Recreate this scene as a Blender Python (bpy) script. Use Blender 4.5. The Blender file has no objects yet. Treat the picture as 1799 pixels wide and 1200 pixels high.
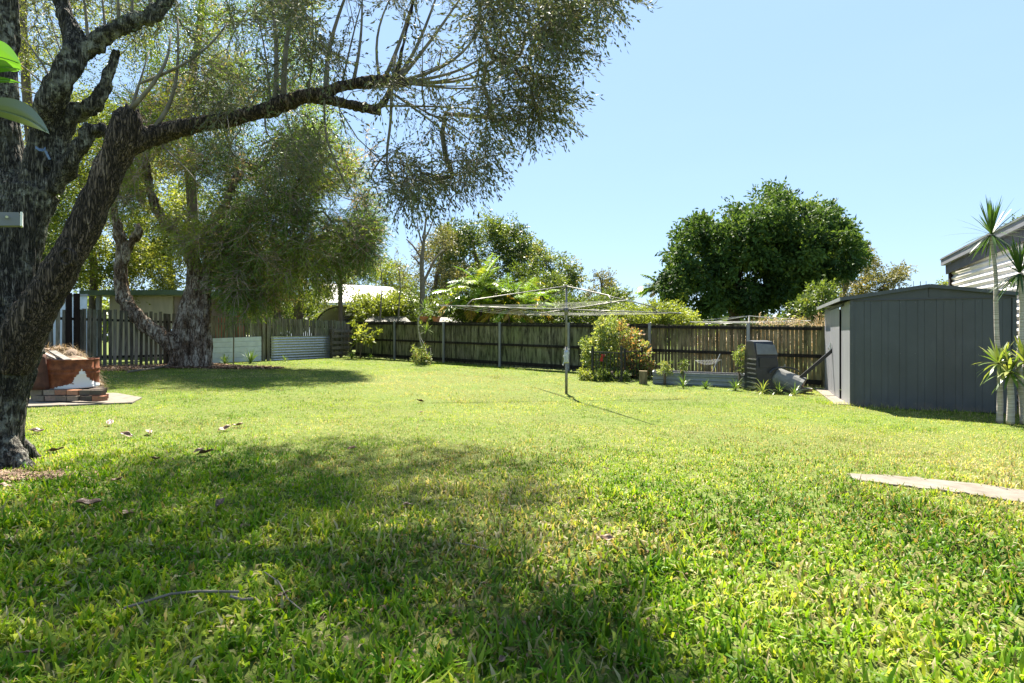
import bpy, math, random
import numpy as np
from mathutils import Vector, Matrix
random.seed(7); rng = np.random.default_rng(7)
S = bpy.context.scene; COL = S.collection
R = math.radians
# ------------------------------------------------------------------ camera, light
F = 960.0; CX, HY = 899.5, 590.0            # focal length and horizon in photo pixels
cam = bpy.data.cameras.new('camera'); camo = bpy.data.objects.new('camera', cam); COL.objects.link(camo)
camo.location = (0, 0, 1.3); camo.rotation_euler = (R(90), 0, 0)
cam.sensor_width = 36; cam.lens = F/1799*36; cam.shift_y = -10/1799; cam.clip_start = .05; cam.clip_end = 3000
S.camera = camo
SUN_EL, SUN_AZ = R(56), R(-4)               # straight ahead, a touch to the left
sdir = Vector((math.sin(SUN_AZ)*math.cos(SUN_EL), math.cos(SUN_AZ)*math.cos(SUN_EL), math.sin(SUN_EL)))
sl = bpy.data.lights.new('sun', 'SUN'); sl.energy = 5.0; sl.angle = R(.53); sl.color = (1, .93, .80)
so = bpy.data.objects.new('sun', sl); COL.objects.link(so); so.rotation_euler = (-sdir).to_track_quat('-Z', 'Y').to_euler()
so.location = (0, 0, 30)
w = bpy.data.worlds.new('World'); S.world = w; w.use_nodes = True
wn = w.node_tree; bg = wn.nodes['Background']; sky = wn.nodes.new('ShaderNodeTexSky'); sky.sky_type = 'NISHITA'
sky.sun_disc = False; sky.sun_elevation = SUN_EL; sky.sun_rotation = SUN_AZ; sky.air_density = 1.0; sky.dust_density = .1; sky.ozone_density = 3.0
# thin high cloud, laid out by direction on the sky
tc = wn.nodes.new('ShaderNodeTexCoord'); mp = wn.nodes.new('ShaderNodeMapping'); mp.inputs['Scale'].default_value = (2.2, 2.2, 9)
nz = wn.nodes.new('ShaderNodeTexNoise'); nz.inputs['Scale'].default_value = 1.4; nz.inputs['Detail'].default_value = 5
rp = wn.nodes.new('ShaderNodeValToRGB'); rp.color_ramp.elements[0].position = .48; rp.color_ramp.elements[1].position = .9
rp.color_ramp.elements[1].color = (.03, .03, .03, 1)
mx = wn.nodes.new('ShaderNodeMixRGB'); mx.inputs[2].default_value = (9.5, 10.5, 11.5, 1)
L_ = wn.links.new
L_(tc.outputs['Generated'], mp.inputs[0]); L_(mp.outputs[0], nz.inputs['Vector']); L_(nz.outputs[0], rp.inputs[0])
L_(rp.outputs[0], mx.inputs[0]); L_(sky.outputs[0], mx.inputs[1]); pm = wn.nodes.new('ShaderNodeMixRGB'); pm.inputs[0].default_value = .78; pm.inputs[2].default_value = (1.62, 2.38, 3.45, 1)   # a thin even veil evens out the sky
L_(mx.outputs[0], pm.inputs[1]); L_(pm.outputs[0], bg.inputs[0])
bg.inputs[1].default_value = .066
S.view_settings.view_transform = 'Standard'; S.view_settings.look = 'None'; S.view_settings.gamma = 1
S.view_settings.exposure = 2.25
try:
    S.cycles.max_bounces = 8; S.cycles.transmission_bounces = 6; S.cycles.diffuse_bounces = 4
except Exception: pass

# ------------------------------------------------------------------ helpers
def gz(x, y=0):
    return -.02*np.clip(x, -16, 16)
def P(x, y, d):                              # photo direction at a real distance -> world point
    return np.array(((x-CX)/F*d, d, 1.3+(HY-y)/F*d))
def G(x, y):                                 # photo direction -> point on the ground
    d = 1.3*F/((y-HY)-.02*(x-CX)); p = P(x, y, d); p[2] = gz(p[0]); return p
def GX(x, d):                                # ground point at distance d in direction x
    X = (x-CX)/F*d; return np.array((X, d, gz(X)))
def vn(x, y, sc, seed=0, octv=3):
    x = np.asarray(x, float)*sc; y = np.asarray(y, float)*sc; t = 0; a = 1; s = 0
    for o in range(octv):
        xi = np.floor(x).astype(np.int64); yi = np.floor(y).astype(np.int64); fx = x-xi; fy = y-yi
        fx = fx*fx*(3-2*fx); fy = fy*fy*(3-2*fy)
        def h(i, j):
            n = (i*374761393 + j*668265263 + (seed+o*17)*974634777) & 0xffffffff
            n = ((n ^ (n >> 13))*1274126177) & 0xffffffff
            return ((n ^ (n >> 16)) & 0xffff)/65535.
        t = t + a*((h(xi, yi)*(1-fx)+h(xi+1, yi)*fx)*(1-fy)+(h(xi, yi+1)*(1-fx)+h(xi+1, yi+1)*fx)*fy)
        s += a; a *= .5; x = x*2.03+11; y = y*2.03+5
    return t/s
def inpoly(px, py, poly):
    c = np.zeros(len(px), bool); n = len(poly); j = n-1
    for i in range(n):
        xi, yi = poly[i]; xj, yj = poly[j]
        c ^= ((yi > py) != (yj > py)) & (px < (xj-xi)*(py-yi)/(yj-yi+1e-9)+xi); j = i
    return c

def link(o, parent=None):
    COL.objects.link(o)
    if parent is not None: o.parent = parent
    return o
ORG = {}
def origin(p):
    while p is not None:
        if p.name in ORG: return ORG[p.name]
        p = p.parent
    return np.zeros(3)
def tag(o, label=None, cat=None, group=None, kind=None):
    for k, v in (('label', label), ('category', cat), ('group', group), ('kind', kind)):
        if v: o[k] = v
    return o
def thing(name, loc, label, cat, group=None):
    o = bpy.data.objects.new(name, None); o.empty_display_size = .2; link(o)
    o.location = [float(v) for v in loc]; ORG[o.name] = np.array([float(v) for v in loc]); return tag(o, label, cat, group)
def npmesh(name, V, Fc, mat, parent=None, tint=None, dry=None, smooth=False, loc=None):
    """V (n,3), Fc (m,k) array of equal-size faces"""
    me = bpy.data.meshes.new(name); V = np.asarray(V, np.float32)
    org = origin(parent) if loc is None else np.asarray(loc, float)
    me.vertices.add(len(V)); me.vertices.foreach_set('co', (V-org).astype(np.float32).ravel())
    Fc = np.asarray(Fc, np.int32); m, k = Fc.shape
    me.loops.add(m*k); me.loops.foreach_set('vertex_index', Fc.ravel())
    me.polygons.add(m); me.polygons.foreach_set('loop_start', np.arange(0, m*k, k, dtype=np.int32))
    me.polygons.foreach_set('loop_total', np.full(m, k, np.int32))
    if smooth: me.polygons.foreach_set('use_smooth', np.ones(m, bool))
    for nm, a in (('tint', tint), ('dry', dry)):
        if a is not None:
            at = me.attributes.new(nm, 'FLOAT', 'POINT'); at.data.foreach_set('value', np.asarray(a, np.float32))
    me.materials.append(mat); me.update(calc_edges=True)
    o = bpy.data.objects.new(name, me); link(o, parent)
    if loc is not None: o.location = [float(v) for v in loc]
    return o
class MB:
    def __init__(s): s.v = []; s.f = []; s.t = []
    def add(s, vs, fs, t=.5):
        b = len(s.v); s.v += [tuple(float(c) for c in v) for v in vs]; s.f += [tuple(b+i for i in f) for f in fs]; s.t += [t]*len(vs); return s
    def box(s, c, sx, sy, sz, ax=(1, 0, 0), ay=None, az=(0, 0, 1), t=.5):
        """centre, full sizes along axes"""
        ax = np.array(ax, float); ax /= np.linalg.norm(ax); az = np.array(az, float); az /= np.linalg.norm(az)
        ay = np.cross(az, ax) if ay is None else np.array(ay, float); ay /= np.linalg.norm(ay); c = np.array(c, float)
        vs = [c+ax*sx/2*i+ay*sy/2*j+az*sz/2*k for i in (-1, 1) for j in (-1, 1) for k in (-1, 1)]
        return s.add(vs, [(0, 1, 3, 2), (4, 6, 7, 5), (0, 4, 5, 1), (2, 3, 7, 6), (0, 2, 6, 4), (1, 5, 7, 3)], t)
    def bar(s, a, b, w, h=None, up=(0, 0, 1), t=.5):
        a = np.array(a, float); b = np.array(b, float); d = b-a; L = np.linalg.norm(d); d /= L; up = np.array(up, float)
        if abs(d@up) > .95: up = np.array((0, 1., 0))
        sd = np.cross(d, up); sd /= np.linalg.norm(sd); u = np.cross(sd, d)
        return s.box((a+b)/2, L, w, h or w, d, sd, u, t)
    def tube(s, pts, rs, n=8, cap=True, t=.5):
        pts = [np.array(p, float) for p in pts]; m = len(pts)
        if np.isscalar(rs): rs = [rs]*m
        T = []
        for i in range(m):
            d = pts[min(i+1, m-1)]-pts[max(i-1, 0)]; l = np.linalg.norm(d); T.append(d/l if l > 1e-9 else np.array((0, 0, 1.)))
        u = np.cross(T[0], (0, 0, 1.)); 
        if np.linalg.norm(u) < .1: u = np.cross(T[0], (1., 0, 0))
        u /= np.linalg.norm(u); vs = []
        for i in range(m):
            u = u-T[i]*(u@T[i]); u /= (np.linalg.norm(u)+1e-12); v = np.cross(T[i], u)
            for k in range(n):
                a = 2*math.pi*k/n; vs.append(pts[i]+(u*math.cos(a)+v*math.sin(a))*rs[i])
        fs = [(i*n+k, i*n+(k+1) % n, (i+1)*n+(k+1) % n, (i+1)*n+k) for i in range(m-1) for k in range(n)]
        if cap: fs += [tuple(range(n-1, -1, -1)), tuple((m-1)*n+k for k in range(n))]
        return s.add(vs, fs, t)
    def sheet(s, rows, t=.5):
        """grid of points (list of rows)"""
        n = len(rows[0]); vs = [p for r in rows for p in r]
        return s.add(vs, [(i*n+k, i*n+k+1, (i+1)*n+k+1, (i+1)*n+k) for i in range(len(rows)-1) for k in range(n-1)], t)
    def build(s, name, mat, parent=None, smooth=False, loc=None, solid=None):
        me = bpy.data.meshes.new(name); org = origin(parent) if loc is None else np.array(loc, float)
        me.from_pydata([tuple(np.array(v)-org) for v in s.v], [], s.f)
        at = me.attributes.new('tint', 'FLOAT', 'POINT'); at.data.foreach_set('value', np.array(s.t, np.float32))
        me.materials.append(mat)
        if smooth: me.polygons.foreach_set('use_smooth', np.ones(len(s.f), bool))
        me.update(); o = bpy.data.objects.new(name, me); link(o, parent)
        if loc is not None: o.location = [float(v) for v in loc]
        if solid:
            md = o.modifiers.new('s', 'SOLIDIFY'); md.thickness = solid; md.offset = 0
        return o
def smooth_curve(pts, k=6):
    """Catmull-Rom through rows (x,y,z,r)"""
    p = np.array(pts, float); p = np.vstack([2*p[0]-p[1], p, 2*p[-1]-p[-2]]); out = []
    for i in range(1, len(p)-2):
        for j in range(k):
            t = j/k; a, b, c, d = p[i-1], p[i], p[i+1], p[i+2]
            out.append(.5*((2*b)+(-a+c)*t+(2*a-5*b+4*c-d)*t*t+(-a+3*b-3*c+d)*t**3))
    out.append(p[-2]); return np.array(out)

# ------------------------------------------------------------------ materials
class NT:
    def __init__(s, name):
        s.m = bpy.data.materials.new(name); s.m.use_nodes = True; s.t = s.m.node_tree; s.b = s.t.nodes['Principled BSDF']; s.out = s.t.nodes['Material Output']
    def n(s, typ, **kw):
        x = s.t.nodes.new('ShaderNode'+typ)
        for k, v in kw.items():
            if k in x.inputs: x.inputs[k].default_value = v
            else: setattr(x, k, v)
        return x
    def l(s, a, b): s.t.links.new(a, b)
    def attr(s, nm='tint'):
        a = s.n('Attribute'); a.attribute_name = nm; return a.outputs['Fac']
    def coords(s, scale=(1, 1, 1), rot=(0, 0, 0)):
        c = s.n('TexCoord'); m = s.n('Mapping'); m.inputs['Scale'].default_value = scale; m.inputs['Rotation'].default_value = rot; s.l(c.outputs['Object'], m.inputs[0]); return m.outputs[0]
    def noise(s, vec, scale, detail=4, rough=.55, dist=0):
        x = s.n('TexNoise', Scale=scale, Detail=detail, Roughness=rough, Distortion=dist); s.l(vec, x.inputs['Vector']); return x.outputs[0]
    def ramp(s, fac, stops):
        r = s.n('ValToRGB'); e = r.color_ramp.elements
        while len(e) < len(stops): e.new(.5)
        for i, (p, c) in enumerate(stops):
            e[i].position = p; c = (c, c, c) if np.isscalar(c) else c; e[i].color = (*c, 1)
        s.l(fac, r.inputs[0]); return r.outputs[0]
    def mix(s, fac, a, b, mode='MIX'):
        x = s.n('MixRGB'); x.blend_type = mode
        for i, v in ((0, fac), (1, a), (2, b)):
            if hasattr(v, 'links') or hasattr(v, 'is_linked'): s.l(v, x.inputs[i])
            else: x.inputs[i].default_value = v if i == 0 else (*v, 1)
        return x.outputs[0]
    def math(s, op, a, b=0.):
        x = s.n('Math'); x.operation = op
        for i, v in ((0, a), (1, b)):
            if hasattr(v, 'is_linked'): s.l(v, x.inputs[i])
            else: x.inputs[i].default_value = v
        return x.outputs[0]
    def bump(s, h, strength=.3, dist=.01):
        x = s.n('Bump', Strength=strength, Distance=dist); s.l(h, x.inputs['Height']); s.l(x.outputs[0], s.b.inputs['Normal']); return x
    def fin(s, col, rough=.8, metal=0, spec=.5):
        if hasattr(col, 'is_linked'): s.l(col, s.b.inputs['Base Color'])
        else: s.b.inputs['Base Color'].default_value = (*col, 1)
        s.b.inputs['Roughness'].default_value = rough; s.b.inputs['Metallic'].default_value = metal; s.b.inputs['Specular IOR Level'].default_value = spec
        return s.m
def leafmat(name, stops, trans=.4, rough=.5, spec=.35, tcol=(1.25, 1.15, .5)):
    k = NT(name); c = k.ramp(k.attr(), stops); k.fin(c, rough, 0, spec)
    tr = k.n('BsdfTranslucent'); k.l(k.mix(1., c, tcol, 'MULTIPLY'), tr.inputs[0])
    ms = k.n('MixShader'); ms.inputs[0].default_value = trans; k.l(k.b.outputs[0], ms.inputs[1]); k.l(tr.outputs[0], ms.inputs[2]); k.l(ms.outputs[0], k.out.inputs[0])
    return k.m
def plain(name, col, rough=.6, metal=0, var=.25, scale=6, bump=.1, spec=.5, stretch=(1, 1, 1)):
    k = NT(name); v = k.coords(stretch); n = k.noise(v, scale, 6)
    a = tuple(c*(1-var) for c in col); b = tuple(min(1, c*(1+var)) for c in col)
    c = k.ramp(n, [(.3, a), (.7, b)]); c = k.mix(.35, c, k.mix(1., c, k.ramp(k.attr(), [(0, .5), (1, 1.)]), 'MULTIPLY'))
    k.bump(k.noise(v, scale*4, 5), bump, .005); return k.fin(c, rough, metal, spec)
def woodmat(name, dark, light, streak=1., green=None, stain=.5, rough=.9, axis='z'):
    st = {'z': (9, 9, .8), 'x': (.8, 9, 9)}[axis]
    k = NT(name); v = k.coords(st); v2 = k.coords((1, 1, 1))
    n = k.noise(v, 3.2, 7, .7, .4); c = k.ramp(n, [(.28, dark), (.5, tuple((a+b)/2 for a, b in zip(dark, light))), (.72, light)])
    if green: c = k.mix(k.ramp(k.noise(v2, .9, 4), [(.4, 0.), (.62, .85)]), c, green)
    c = k.mix(1., c, k.ramp(k.attr(), [(0, .38), (1, 1.15)]), 'MULTIPLY')
    sm = k.ramp(k.noise(k.coords((4, 4, .9)), 2.1, 6, .65), [(.46, 0.), (.66, stain)])
    c = k.mix(sm, c, tuple(x*.12 for x in dark)); k.bump(n, .6, .01); return k.fin(c, rough, 0, .2)
def barkmat(name, dark, mid, light, sc=1., lich=(.34, .36, .30), lf=(.6, .7), amt=.8, bd=.03, blotch=None, ls=0):
    k = NT(name); v = k.coords((9*sc, 9*sc, .95*sc)); vi = k.coords((1, 1, 1))
    n1 = k.noise(v, 2.5, 8, .7, .8); n2 = k.noise(k.coords((1, 1, .22)) if ls else vi, 13*sc if not ls else 14, 6, .7)
    vo = k.n('TexVoronoi', Scale=4.5); vo.feature = 'DISTANCE_TO_EDGE'
    wv = k.n('VectorMath'); wv.operation = 'ADD'; k.l(v, wv.inputs[0]); nn = k.n('TexNoise', Scale=3., Detail=4.); k.l(v, nn.inputs['Vector']); k.l(nn.outputs[1], wv.inputs[1]); k.l(wv.outputs[0], vo.inputs['Vector'])
    ed = k.ramp(vo.outputs[0], [(0, 0.), (.22, 1.)])
    h = k.math('ADD', k.math('MULTIPLY', ed, .8), k.math('MULTIPLY', n1, .9))
    c = k.ramp(n1, [(.3, dark), (.52, mid), (.72, light)])
    c = k.mix(k.math('SUBTRACT', 1., ed), c, tuple(x*.4 for x in dark))
    lm = k.ramp(k.noise(vi, 2.2*sc, 7, .72), [(lf[0], 0.), (lf[1], amt)]); lm = k.mix(1., lm, k.ramp(n2, [(.46, 0.), (.56, 1.)]), 'MULTIPLY')
    c = k.mix(lm, c, lich)
    if blotch: c = k.mix(k.ramp(k.noise(vi, 1.1*sc, 3), [(.55, 0.), (.66, .75)]), c, blotch)
    k.bump(k.math('ADD', h, k.math('MULTIPLY', n2, .5)), 1., bd); return k.fin(c, .92, 0, .25)

M = {}
M['bark'] = barkmat('dark_fissured_bark', (.026, .024, .021), (.125, .11, .092), (.33, .30, .25), lich=(.48, .48, .41), lf=(.47, .60), amt=.8, blotch=(.062, .056, .026))
M['barkred'] = barkmat('reddish_bark', (.024, .019, .016), (.15, .108, .083), (.36, .27, .21), lich=(.30, .28, .24), lf=(.58, .7), amt=.5)
M['twig'] = plain('grey_twig', (.165, .14, .105), .9, 0, .4, 8)
M['paperbark'] = barkmat('peeling_paper_bark', (.06, .038, .025), (.30, .19, .12), (.62, .50, .38), sc=.8, lich=(.76, .65, .52), lf=(.42, .55), amt=.85, bd=.05, ls=1)
M['bgbark'] = plain('tree_bark', (.12, .09, .07), .9, 0, .5, 3, .4)
M['leaf_a'] = leafmat('grey_green_leaves', [(0, (.065, .065, .045)), (.35, (.10, .115, .065)), (.7, (.13, .165, .07)), (.9, (.20, .18, .12)), (1, (.26, .20, .14))], .30, .6, .15, tcol=(1.15, 1.1, .7))
M['leaf_p'] = leafmat('fine_green_leaves', [(0, (.06, .11, .022)), (.4, (.11, .19, .032)), (.75, (.26, .32, .045)), (.84, (.24, .18, .11)), (1, (.38, .29, .20))], .45, tcol=(1.3, 1.2, .5))
M['leaf_y'] = leafmat('yellow_green_leaves', [(0, (.10, .14, .025)), (.6, (.20, .255, .045)), (1, (.34, .35, .10))], .5)
M['leaf_g'] = leafmat('mid_green_leaves', [(0, (.04, .07, .018)), (.5, (.095, .145, .032)), (.9, (.18, .225, .05)), (1, (.22, .19, .08))], .42)
M['leaf_d'] = leafmat('dark_glossy_leaves', [(0, (.024, .052, .018)), (.5, (.058, .112, .030)), (.8, (.115, .18, .042)), (1, (.19, .24, .06))], .34, .6, .12)
M['leaf_e'] = leafmat('olive_gum_leaves', [(0, (.07, .08, .035)), (.6, (.15, .155, .065)), (1, (.24, .20, .10))], .4)
M['leaf_rose'] = leafmat('climber_leaves', [(0, (.08, .13, .03)), (.5, (.20, .27, .075)), (.8, (.34, .37, .14)), (.88, (.34, .17, .08)), (1, (.42, .25, .15))], .42)
M['strap'] = leafmat('strap_leaves', [(0, (.05, .10, .02)), (.6, (.11, .19, .035)), (1, (.30, .32, .10))], .4, .35, .5)
M['palm'] = leafmat('palm_fronds', [(0, (.06, .13, .015)), (.5, (.15, .27, .025)), (.8, (.30, .37, .04)), (.9, (.38, .30, .04)), (1, (.45, .28, .07))], .42, .35, .5)
M['spike'] = leafmat('spiky_dark_leaves', [(0, (.025, .055, .02)), (.6, (.05, .11, .025)), (1, (.14, .20, .04))], .3, .35, .5)
M['straw'] = leafmat('dry_straw', [(0, (.12, .08, .045)), (.5, (.27, .20, .11)), (1, (.45, .36, .22))], .3, .7, .2, (1., .9, .7))
M['litter'] = leafmat('bark_litter', [(0, (.07, .04, .025)), (.5, (.20, .12, .08)), (1, (.42, .30, .20))], .1, .8, .2, (1, .9, .7))
M['deadleaf'] = leafmat('dead_leaf', [(0, (.055, .03, .018)), (.5, (.15, .085, .05)), (1, (.25, .165, .10))], .12, .5, .4, (1, .8, .6))
M['fence_old'] = woodmat('old_mossy_palings', (.045, .040, .024), (.36, .34, .22), green=(.155, .17, .075), stain=.9)
M['fence_tan'] = woodmat('tan_palings', (.075, .055, .030), (.42, .33, .19), green=(.17, .16, .07), stain=.7)
M['picket'] = woodmat('grey_pickets', (.085, .070, .055), (.36, .31, .245), green=(.18, .19, .11), stain=.55)
M['rail'] = woodmat('black_stained_rail', (.012, .010, .008), (.075, .062, .045), stain=.7, axis='x')
M['darkpost'] = woodmat('dark_brown_timber', (.014, .009, .007), (.05, .032, .024), stain=.4)
M['pallet'] = woodmat('silvered_pallet_timber', (.06, .05, .04), (.28, .24, .19), stain=.5, axis='x')
M['plank'] = woodmat('silvered_plank', (.10, .09, .08), (.34, .32, .29), stain=.35, axis='x')
M['steelpost'] = plain('grey_steel_post', (.27, .275, .275), .55, .3, .15, 3)
M['galv'] = plain('galvanised_steel', (.45, .46, .46), .38, .7, .2, 12, .05)
M['galvdull'] = plain('dull_galvanised_pipe', (.20, .19, .175), .5, .55, .3, 9, .1)
M['wire'] = plain('clothes_wire', (.30, .30, .29), .45, .4, .1, 9, 0)
M['whitesheet'] = plain('white_painted_sheet', (.60, .64, .68), .5, 0, .12, 4, .05)
M['black'] = plain('black_painted_steel', (.012, .012, .013), .4, .2, .3, 20, .1)
M['blackplastic'] = plain('black_plastic', (.022, .024, .027), .42, 0, .25, 7, .08)
M['greyplastic'] = plain('grey_plastic', (.16, .16, .15), .5, 0, .2, 7, .08)
M['fascia_green'] = plain('green_painted_fascia', (.085, .125, .065), .6, 0, .2, 3)
M['cream'] = plain('cream_sheet_wall', (.50, .42, .29), .8, 0, .12, 2, .1, stretch=(3, 3, .6))
M['brownwall'] = plain('brown_sheet_wall', (.28, .21, .15), .8, 0, .25, 2, .1)
M['white'] = plain('white_paint', (.78, .78, .76), .6, 0, .08, 2)
M['roofwhite'] = plain('pale_metal_roof', (.50, .475, .475), .5, .1, .1, 2)
M['glass'] = plain('dark_window_glass', (.02, .022, .025), .12, 0, .1, 2, 0)
M['red'] = plain('red_plastic', (.45, .02, .015), .5, 0, .15, 4)
M['blue'] = plain('blue_plastic', (.03, .20, .42), .5, 0, .2, 8)
M['terracotta'] = plain('terracotta', (.50, .20, .10), .85, 0, .2, 12)
M['darkroof'] = plain('weathered_dark_roof', (.10, .095, .075), .8, 0, .35, 4)
M['fasciagrey'] = plain('grey_fascia_paint', (.15, .155, .175), .6, 0, .12, 3)
M['fasciadark'] = plain('dark_fascia_board', (.075, .07, .08), .7, 0, .2, 3)
M['carpaint'] = plain('white_car_paint', (.72, .74, .76), .2, .1, .04, 1, 0)
M['tyre'] = plain('black_rubber', (.02, .02, .02), .8, 0, .2, 8)
# rusted drum
k = NT('rusted_painted_steel'); v = k.coords(); n = k.noise(v, 3.5, 8, .7, .3)
sx = k.n('SeparateXYZ'); k.l(v, sx.inputs[0])
ss = k.math('ADD', k.math('MULTIPLY', sx.outputs[0], .78), k.math('MULTIPLY', sx.outputs[1], .63))
A_ = k.math('ADD', k.math('ADD', k.math('MULTIPLY', sx.outputs[2], -.75), k.math('MULTIPLY', k.math('ABSOLUTE', k.math('SUBTRACT', ss, .17)), -2.6)), .33)
B_ = k.math('ADD', k.math('MULTIPLY', sx.outputs[2], -3.2), k.math('ADD', k.math('MULTIPLY', k.math('MINIMUM', ss, 0.), .5), .22))
f = k.math('ADD', n, k.math('MAXIMUM', A_, B_))
rust = k.ramp(k.noise(v, 9, 7, .7), [(.3, (.055, .018, .010)), (.5, (.14, .042, .018)), (.7, (.24, .085, .036))])
c = k.mix(k.ramp(f, [(.50, 0.), (.52, 1.)]), rust, (.58, .60, .62)); k.bump(k.noise(v, 25, 5), .3, .01); M['rust'] = k.fin(c, .75, .1, .3)
M['rustdark'] = plain('dark_rust', (.10, .04, .025), .85, .2, .5, 6, .4)
# shed steel
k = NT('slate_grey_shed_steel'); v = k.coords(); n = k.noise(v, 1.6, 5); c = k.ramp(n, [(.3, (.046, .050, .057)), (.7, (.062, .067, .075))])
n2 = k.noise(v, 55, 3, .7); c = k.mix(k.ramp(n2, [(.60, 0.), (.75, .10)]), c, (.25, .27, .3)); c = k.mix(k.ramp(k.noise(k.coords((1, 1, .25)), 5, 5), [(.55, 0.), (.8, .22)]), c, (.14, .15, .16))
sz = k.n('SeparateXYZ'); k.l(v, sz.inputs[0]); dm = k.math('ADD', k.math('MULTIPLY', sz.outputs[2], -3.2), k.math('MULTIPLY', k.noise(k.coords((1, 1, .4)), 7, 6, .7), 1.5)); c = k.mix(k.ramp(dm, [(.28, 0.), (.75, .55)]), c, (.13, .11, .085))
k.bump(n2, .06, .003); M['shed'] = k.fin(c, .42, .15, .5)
M['shedlit'] = plain('sunlit_shed_steel', (.27, .275, .30), .38, .0, .12, 3, .03, .8, (3, 3, .4))  # lighter copy of the shed paint; sunlight on the side wall put into the colour
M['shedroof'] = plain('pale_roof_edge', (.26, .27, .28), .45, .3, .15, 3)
# corrugated neighbour wall
M['corr'] = plain('cream_corrugated_iron', (.66, .62, .60), .5, .1, .10, 2.5, .05)
# concrete
k = NT('worn_concrete'); v = k.coords(); n = k.noise(v, 5, 8, .7); c = k.ramp(n, [(.3, (.10, .085, .068)), (.7, (.20, .178, .15))]); c = k.mix(k.ramp(k.noise(v, 60, 3), [(.6, 0.), (.8, .5)]), c, (.12, .10, .08))
k.bump(n, .5, .01); M['concrete'] = k.fin(c, .9, 0, .2)
M['brick'] = None
k = NT('mixed_old_bricks'); v = k.coords(); c = k.ramp(k.attr(), [(0, (.06, .045, .04)), (.3, (.22, .17, .13)), (.55, (.34, .11, .055)), (.8, (.26, .24, .20)), (1, (.42, .20, .12))])
c = k.mix(k.ramp(k.noise(v, 14, 6, .7), [(.45, 0.), (.65, .6)]), c, (.10, .095, .07)); k.bump(k.noise(v, 40, 5), .5, .01); M['brick'] = k.fin(c, .92, 0, .2)
# ground under the grass
k = NT('lawn_soil_and_thatch'); v = k.coords(); a = k.ramp(k.noise(v, 30, 6, .7), [(.3, (.035, .045, .008)), (.5, (.085, .095, .022)), (.72, (.27, .23, .11))])
b = k.ramp(k.noise(v, 12, 6, .7), [(.3, (.05, .085, .014)), (.7, (.11, .16, .03))]); c = k.mix(k.ramp(k.noise(v, .5, 4), [(.35, .3), (.7, .8)]), a, b)
k.bump(k.noise(v, 50, 4), .6, .02); M['ground'] = k.fin(c, .95, 0, .1)
# grass
k = NT('lawn_blades'); c = k.ramp(k.attr(), [(0, (.024, .095, .004)), (.42, (.085, .205, .006)), (.8, (.19, .305, .010)), (1, (.33, .40, .05))])
d = k.ramp(k.attr(), [(0, (.17, .13, .05)), (.6, (.32, .265, .12)), (1, (.52, .45, .29))]); c = k.mix(k.attr('dry'), c, d); k.fin(c, .45, 0, .12)
tr = k.n('BsdfTranslucent'); k.l(k.mix(1., c, (1.3, 1.2, .5), 'MULTIPLY'), tr.inputs[0]); ms = k.n('MixShader'); ms.inputs[0].default_value = .42
k.l(k.b.outputs[0], ms.inputs[1]); k.l(tr.outputs[0], ms.inputs[2]); k.l(ms.outputs[0], k.out.inputs[0]); M['grass'] = k.m
# ------------------------------------------------------------------ ground
def axis(lims):
    out = []
    for a, b, s in lims: out += list(np.arange(a, b, s))
    return np.array(out+[lims[-1][1]])
xs = axis([(-900, -100, 80), (-100, -20, 8), (-20, 20, .25), (20, 100, 8), (100, 900, 80)])
ys = axis([(-300, -20, 40), (-20, 0, 2), (0, 32, .25), (32, 100, 8), (100, 1500, 100)])
XX, YY = np.meshgrid(xs, ys); ZZ = gz(XX)+(vn(XX, YY, .8, 3)-.5)*.035*(np.abs(XX) < 25); nx, ny = len(xs), len(ys)
def gzb(x, y): return gz(x)+(vn(x, y, .8, 3)-.5)*.035
idx = np.arange(nx*ny).reshape(ny, nx)
Fg = np.stack([idx[:-1, :-1], idx[:-1, 1:], idx[1:, 1:], idx[1:, :-1]], -1).reshape(-1, 4)
g = npmesh('ground', np.stack([XX, YY, ZZ], -1).reshape(-1, 3), Fg, M['ground'], smooth=True); g['kind'] = 'structure'

# fence lines (base points)
def back_line(X): return np.array((X, 22.28-.821*X, gz(X)))
LF_A = np.array((-14.9, 13.1)); LF_B = np.array((-8.65, 29.15))
def left_line(t):                                       # t in metres along
    u = (LF_B-LF_A)/np.linalg.norm(LF_B-LF_A); q = LF_A+u*t; return np.array((q[0], q[1], gz(q[0])))
LF_L = np.linalg.norm(LF_B-LF_A)
def left_at_px(px):
    r = (px-CX)/F; u = (LF_B-LF_A)/LF_L; t = (r*LF_A[1]-LF_A[0])/(u[0]-r*u[1]); return t

# ------------------------------------------------------------------ grass
slab = [(40, 716), (232, 709), (250, 700), (205, 692), (60, 694)]
slab_w = [G(*p) for p in slab]
path_px = [(1488, 833), (1560, 836), (1640, 843), (1720, 852), (1830, 868), (1990, 900), (1990, 950), (1830, 892), (1770, 880), (1700, 868), (1610, 857), (1545, 849), (1500, 843)]
path_w = [G(*p) for p in path_px]
def excl(x, y):
    pj = (vn(x, y, 9, 41)-.5)*.30; xo, yo = x, y; y = y+pj; 
    e = inpoly(x, y, [(p[0], p[1]) for p in slab_w]) | inpoly(x, y, [(p[0]+.0, p[1]) for p in path_w]); y = yo
    e |= (x+4.95)**2+(y-5.0)**2 < .40**2
    e |= ((x+11.06)/1.0)**2+((y-18.9)/.6)**2 < 1
    e |= (np.abs((x-6.95)*.9165-(y-11.24)*.40-1.32) < 1.36) & (((x-6.95)*.40+(y-11.24)*.9165) > -.02) & (((x-6.95)*.40+(y-11.24)*.9165) < 4.2)
    return e
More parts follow.
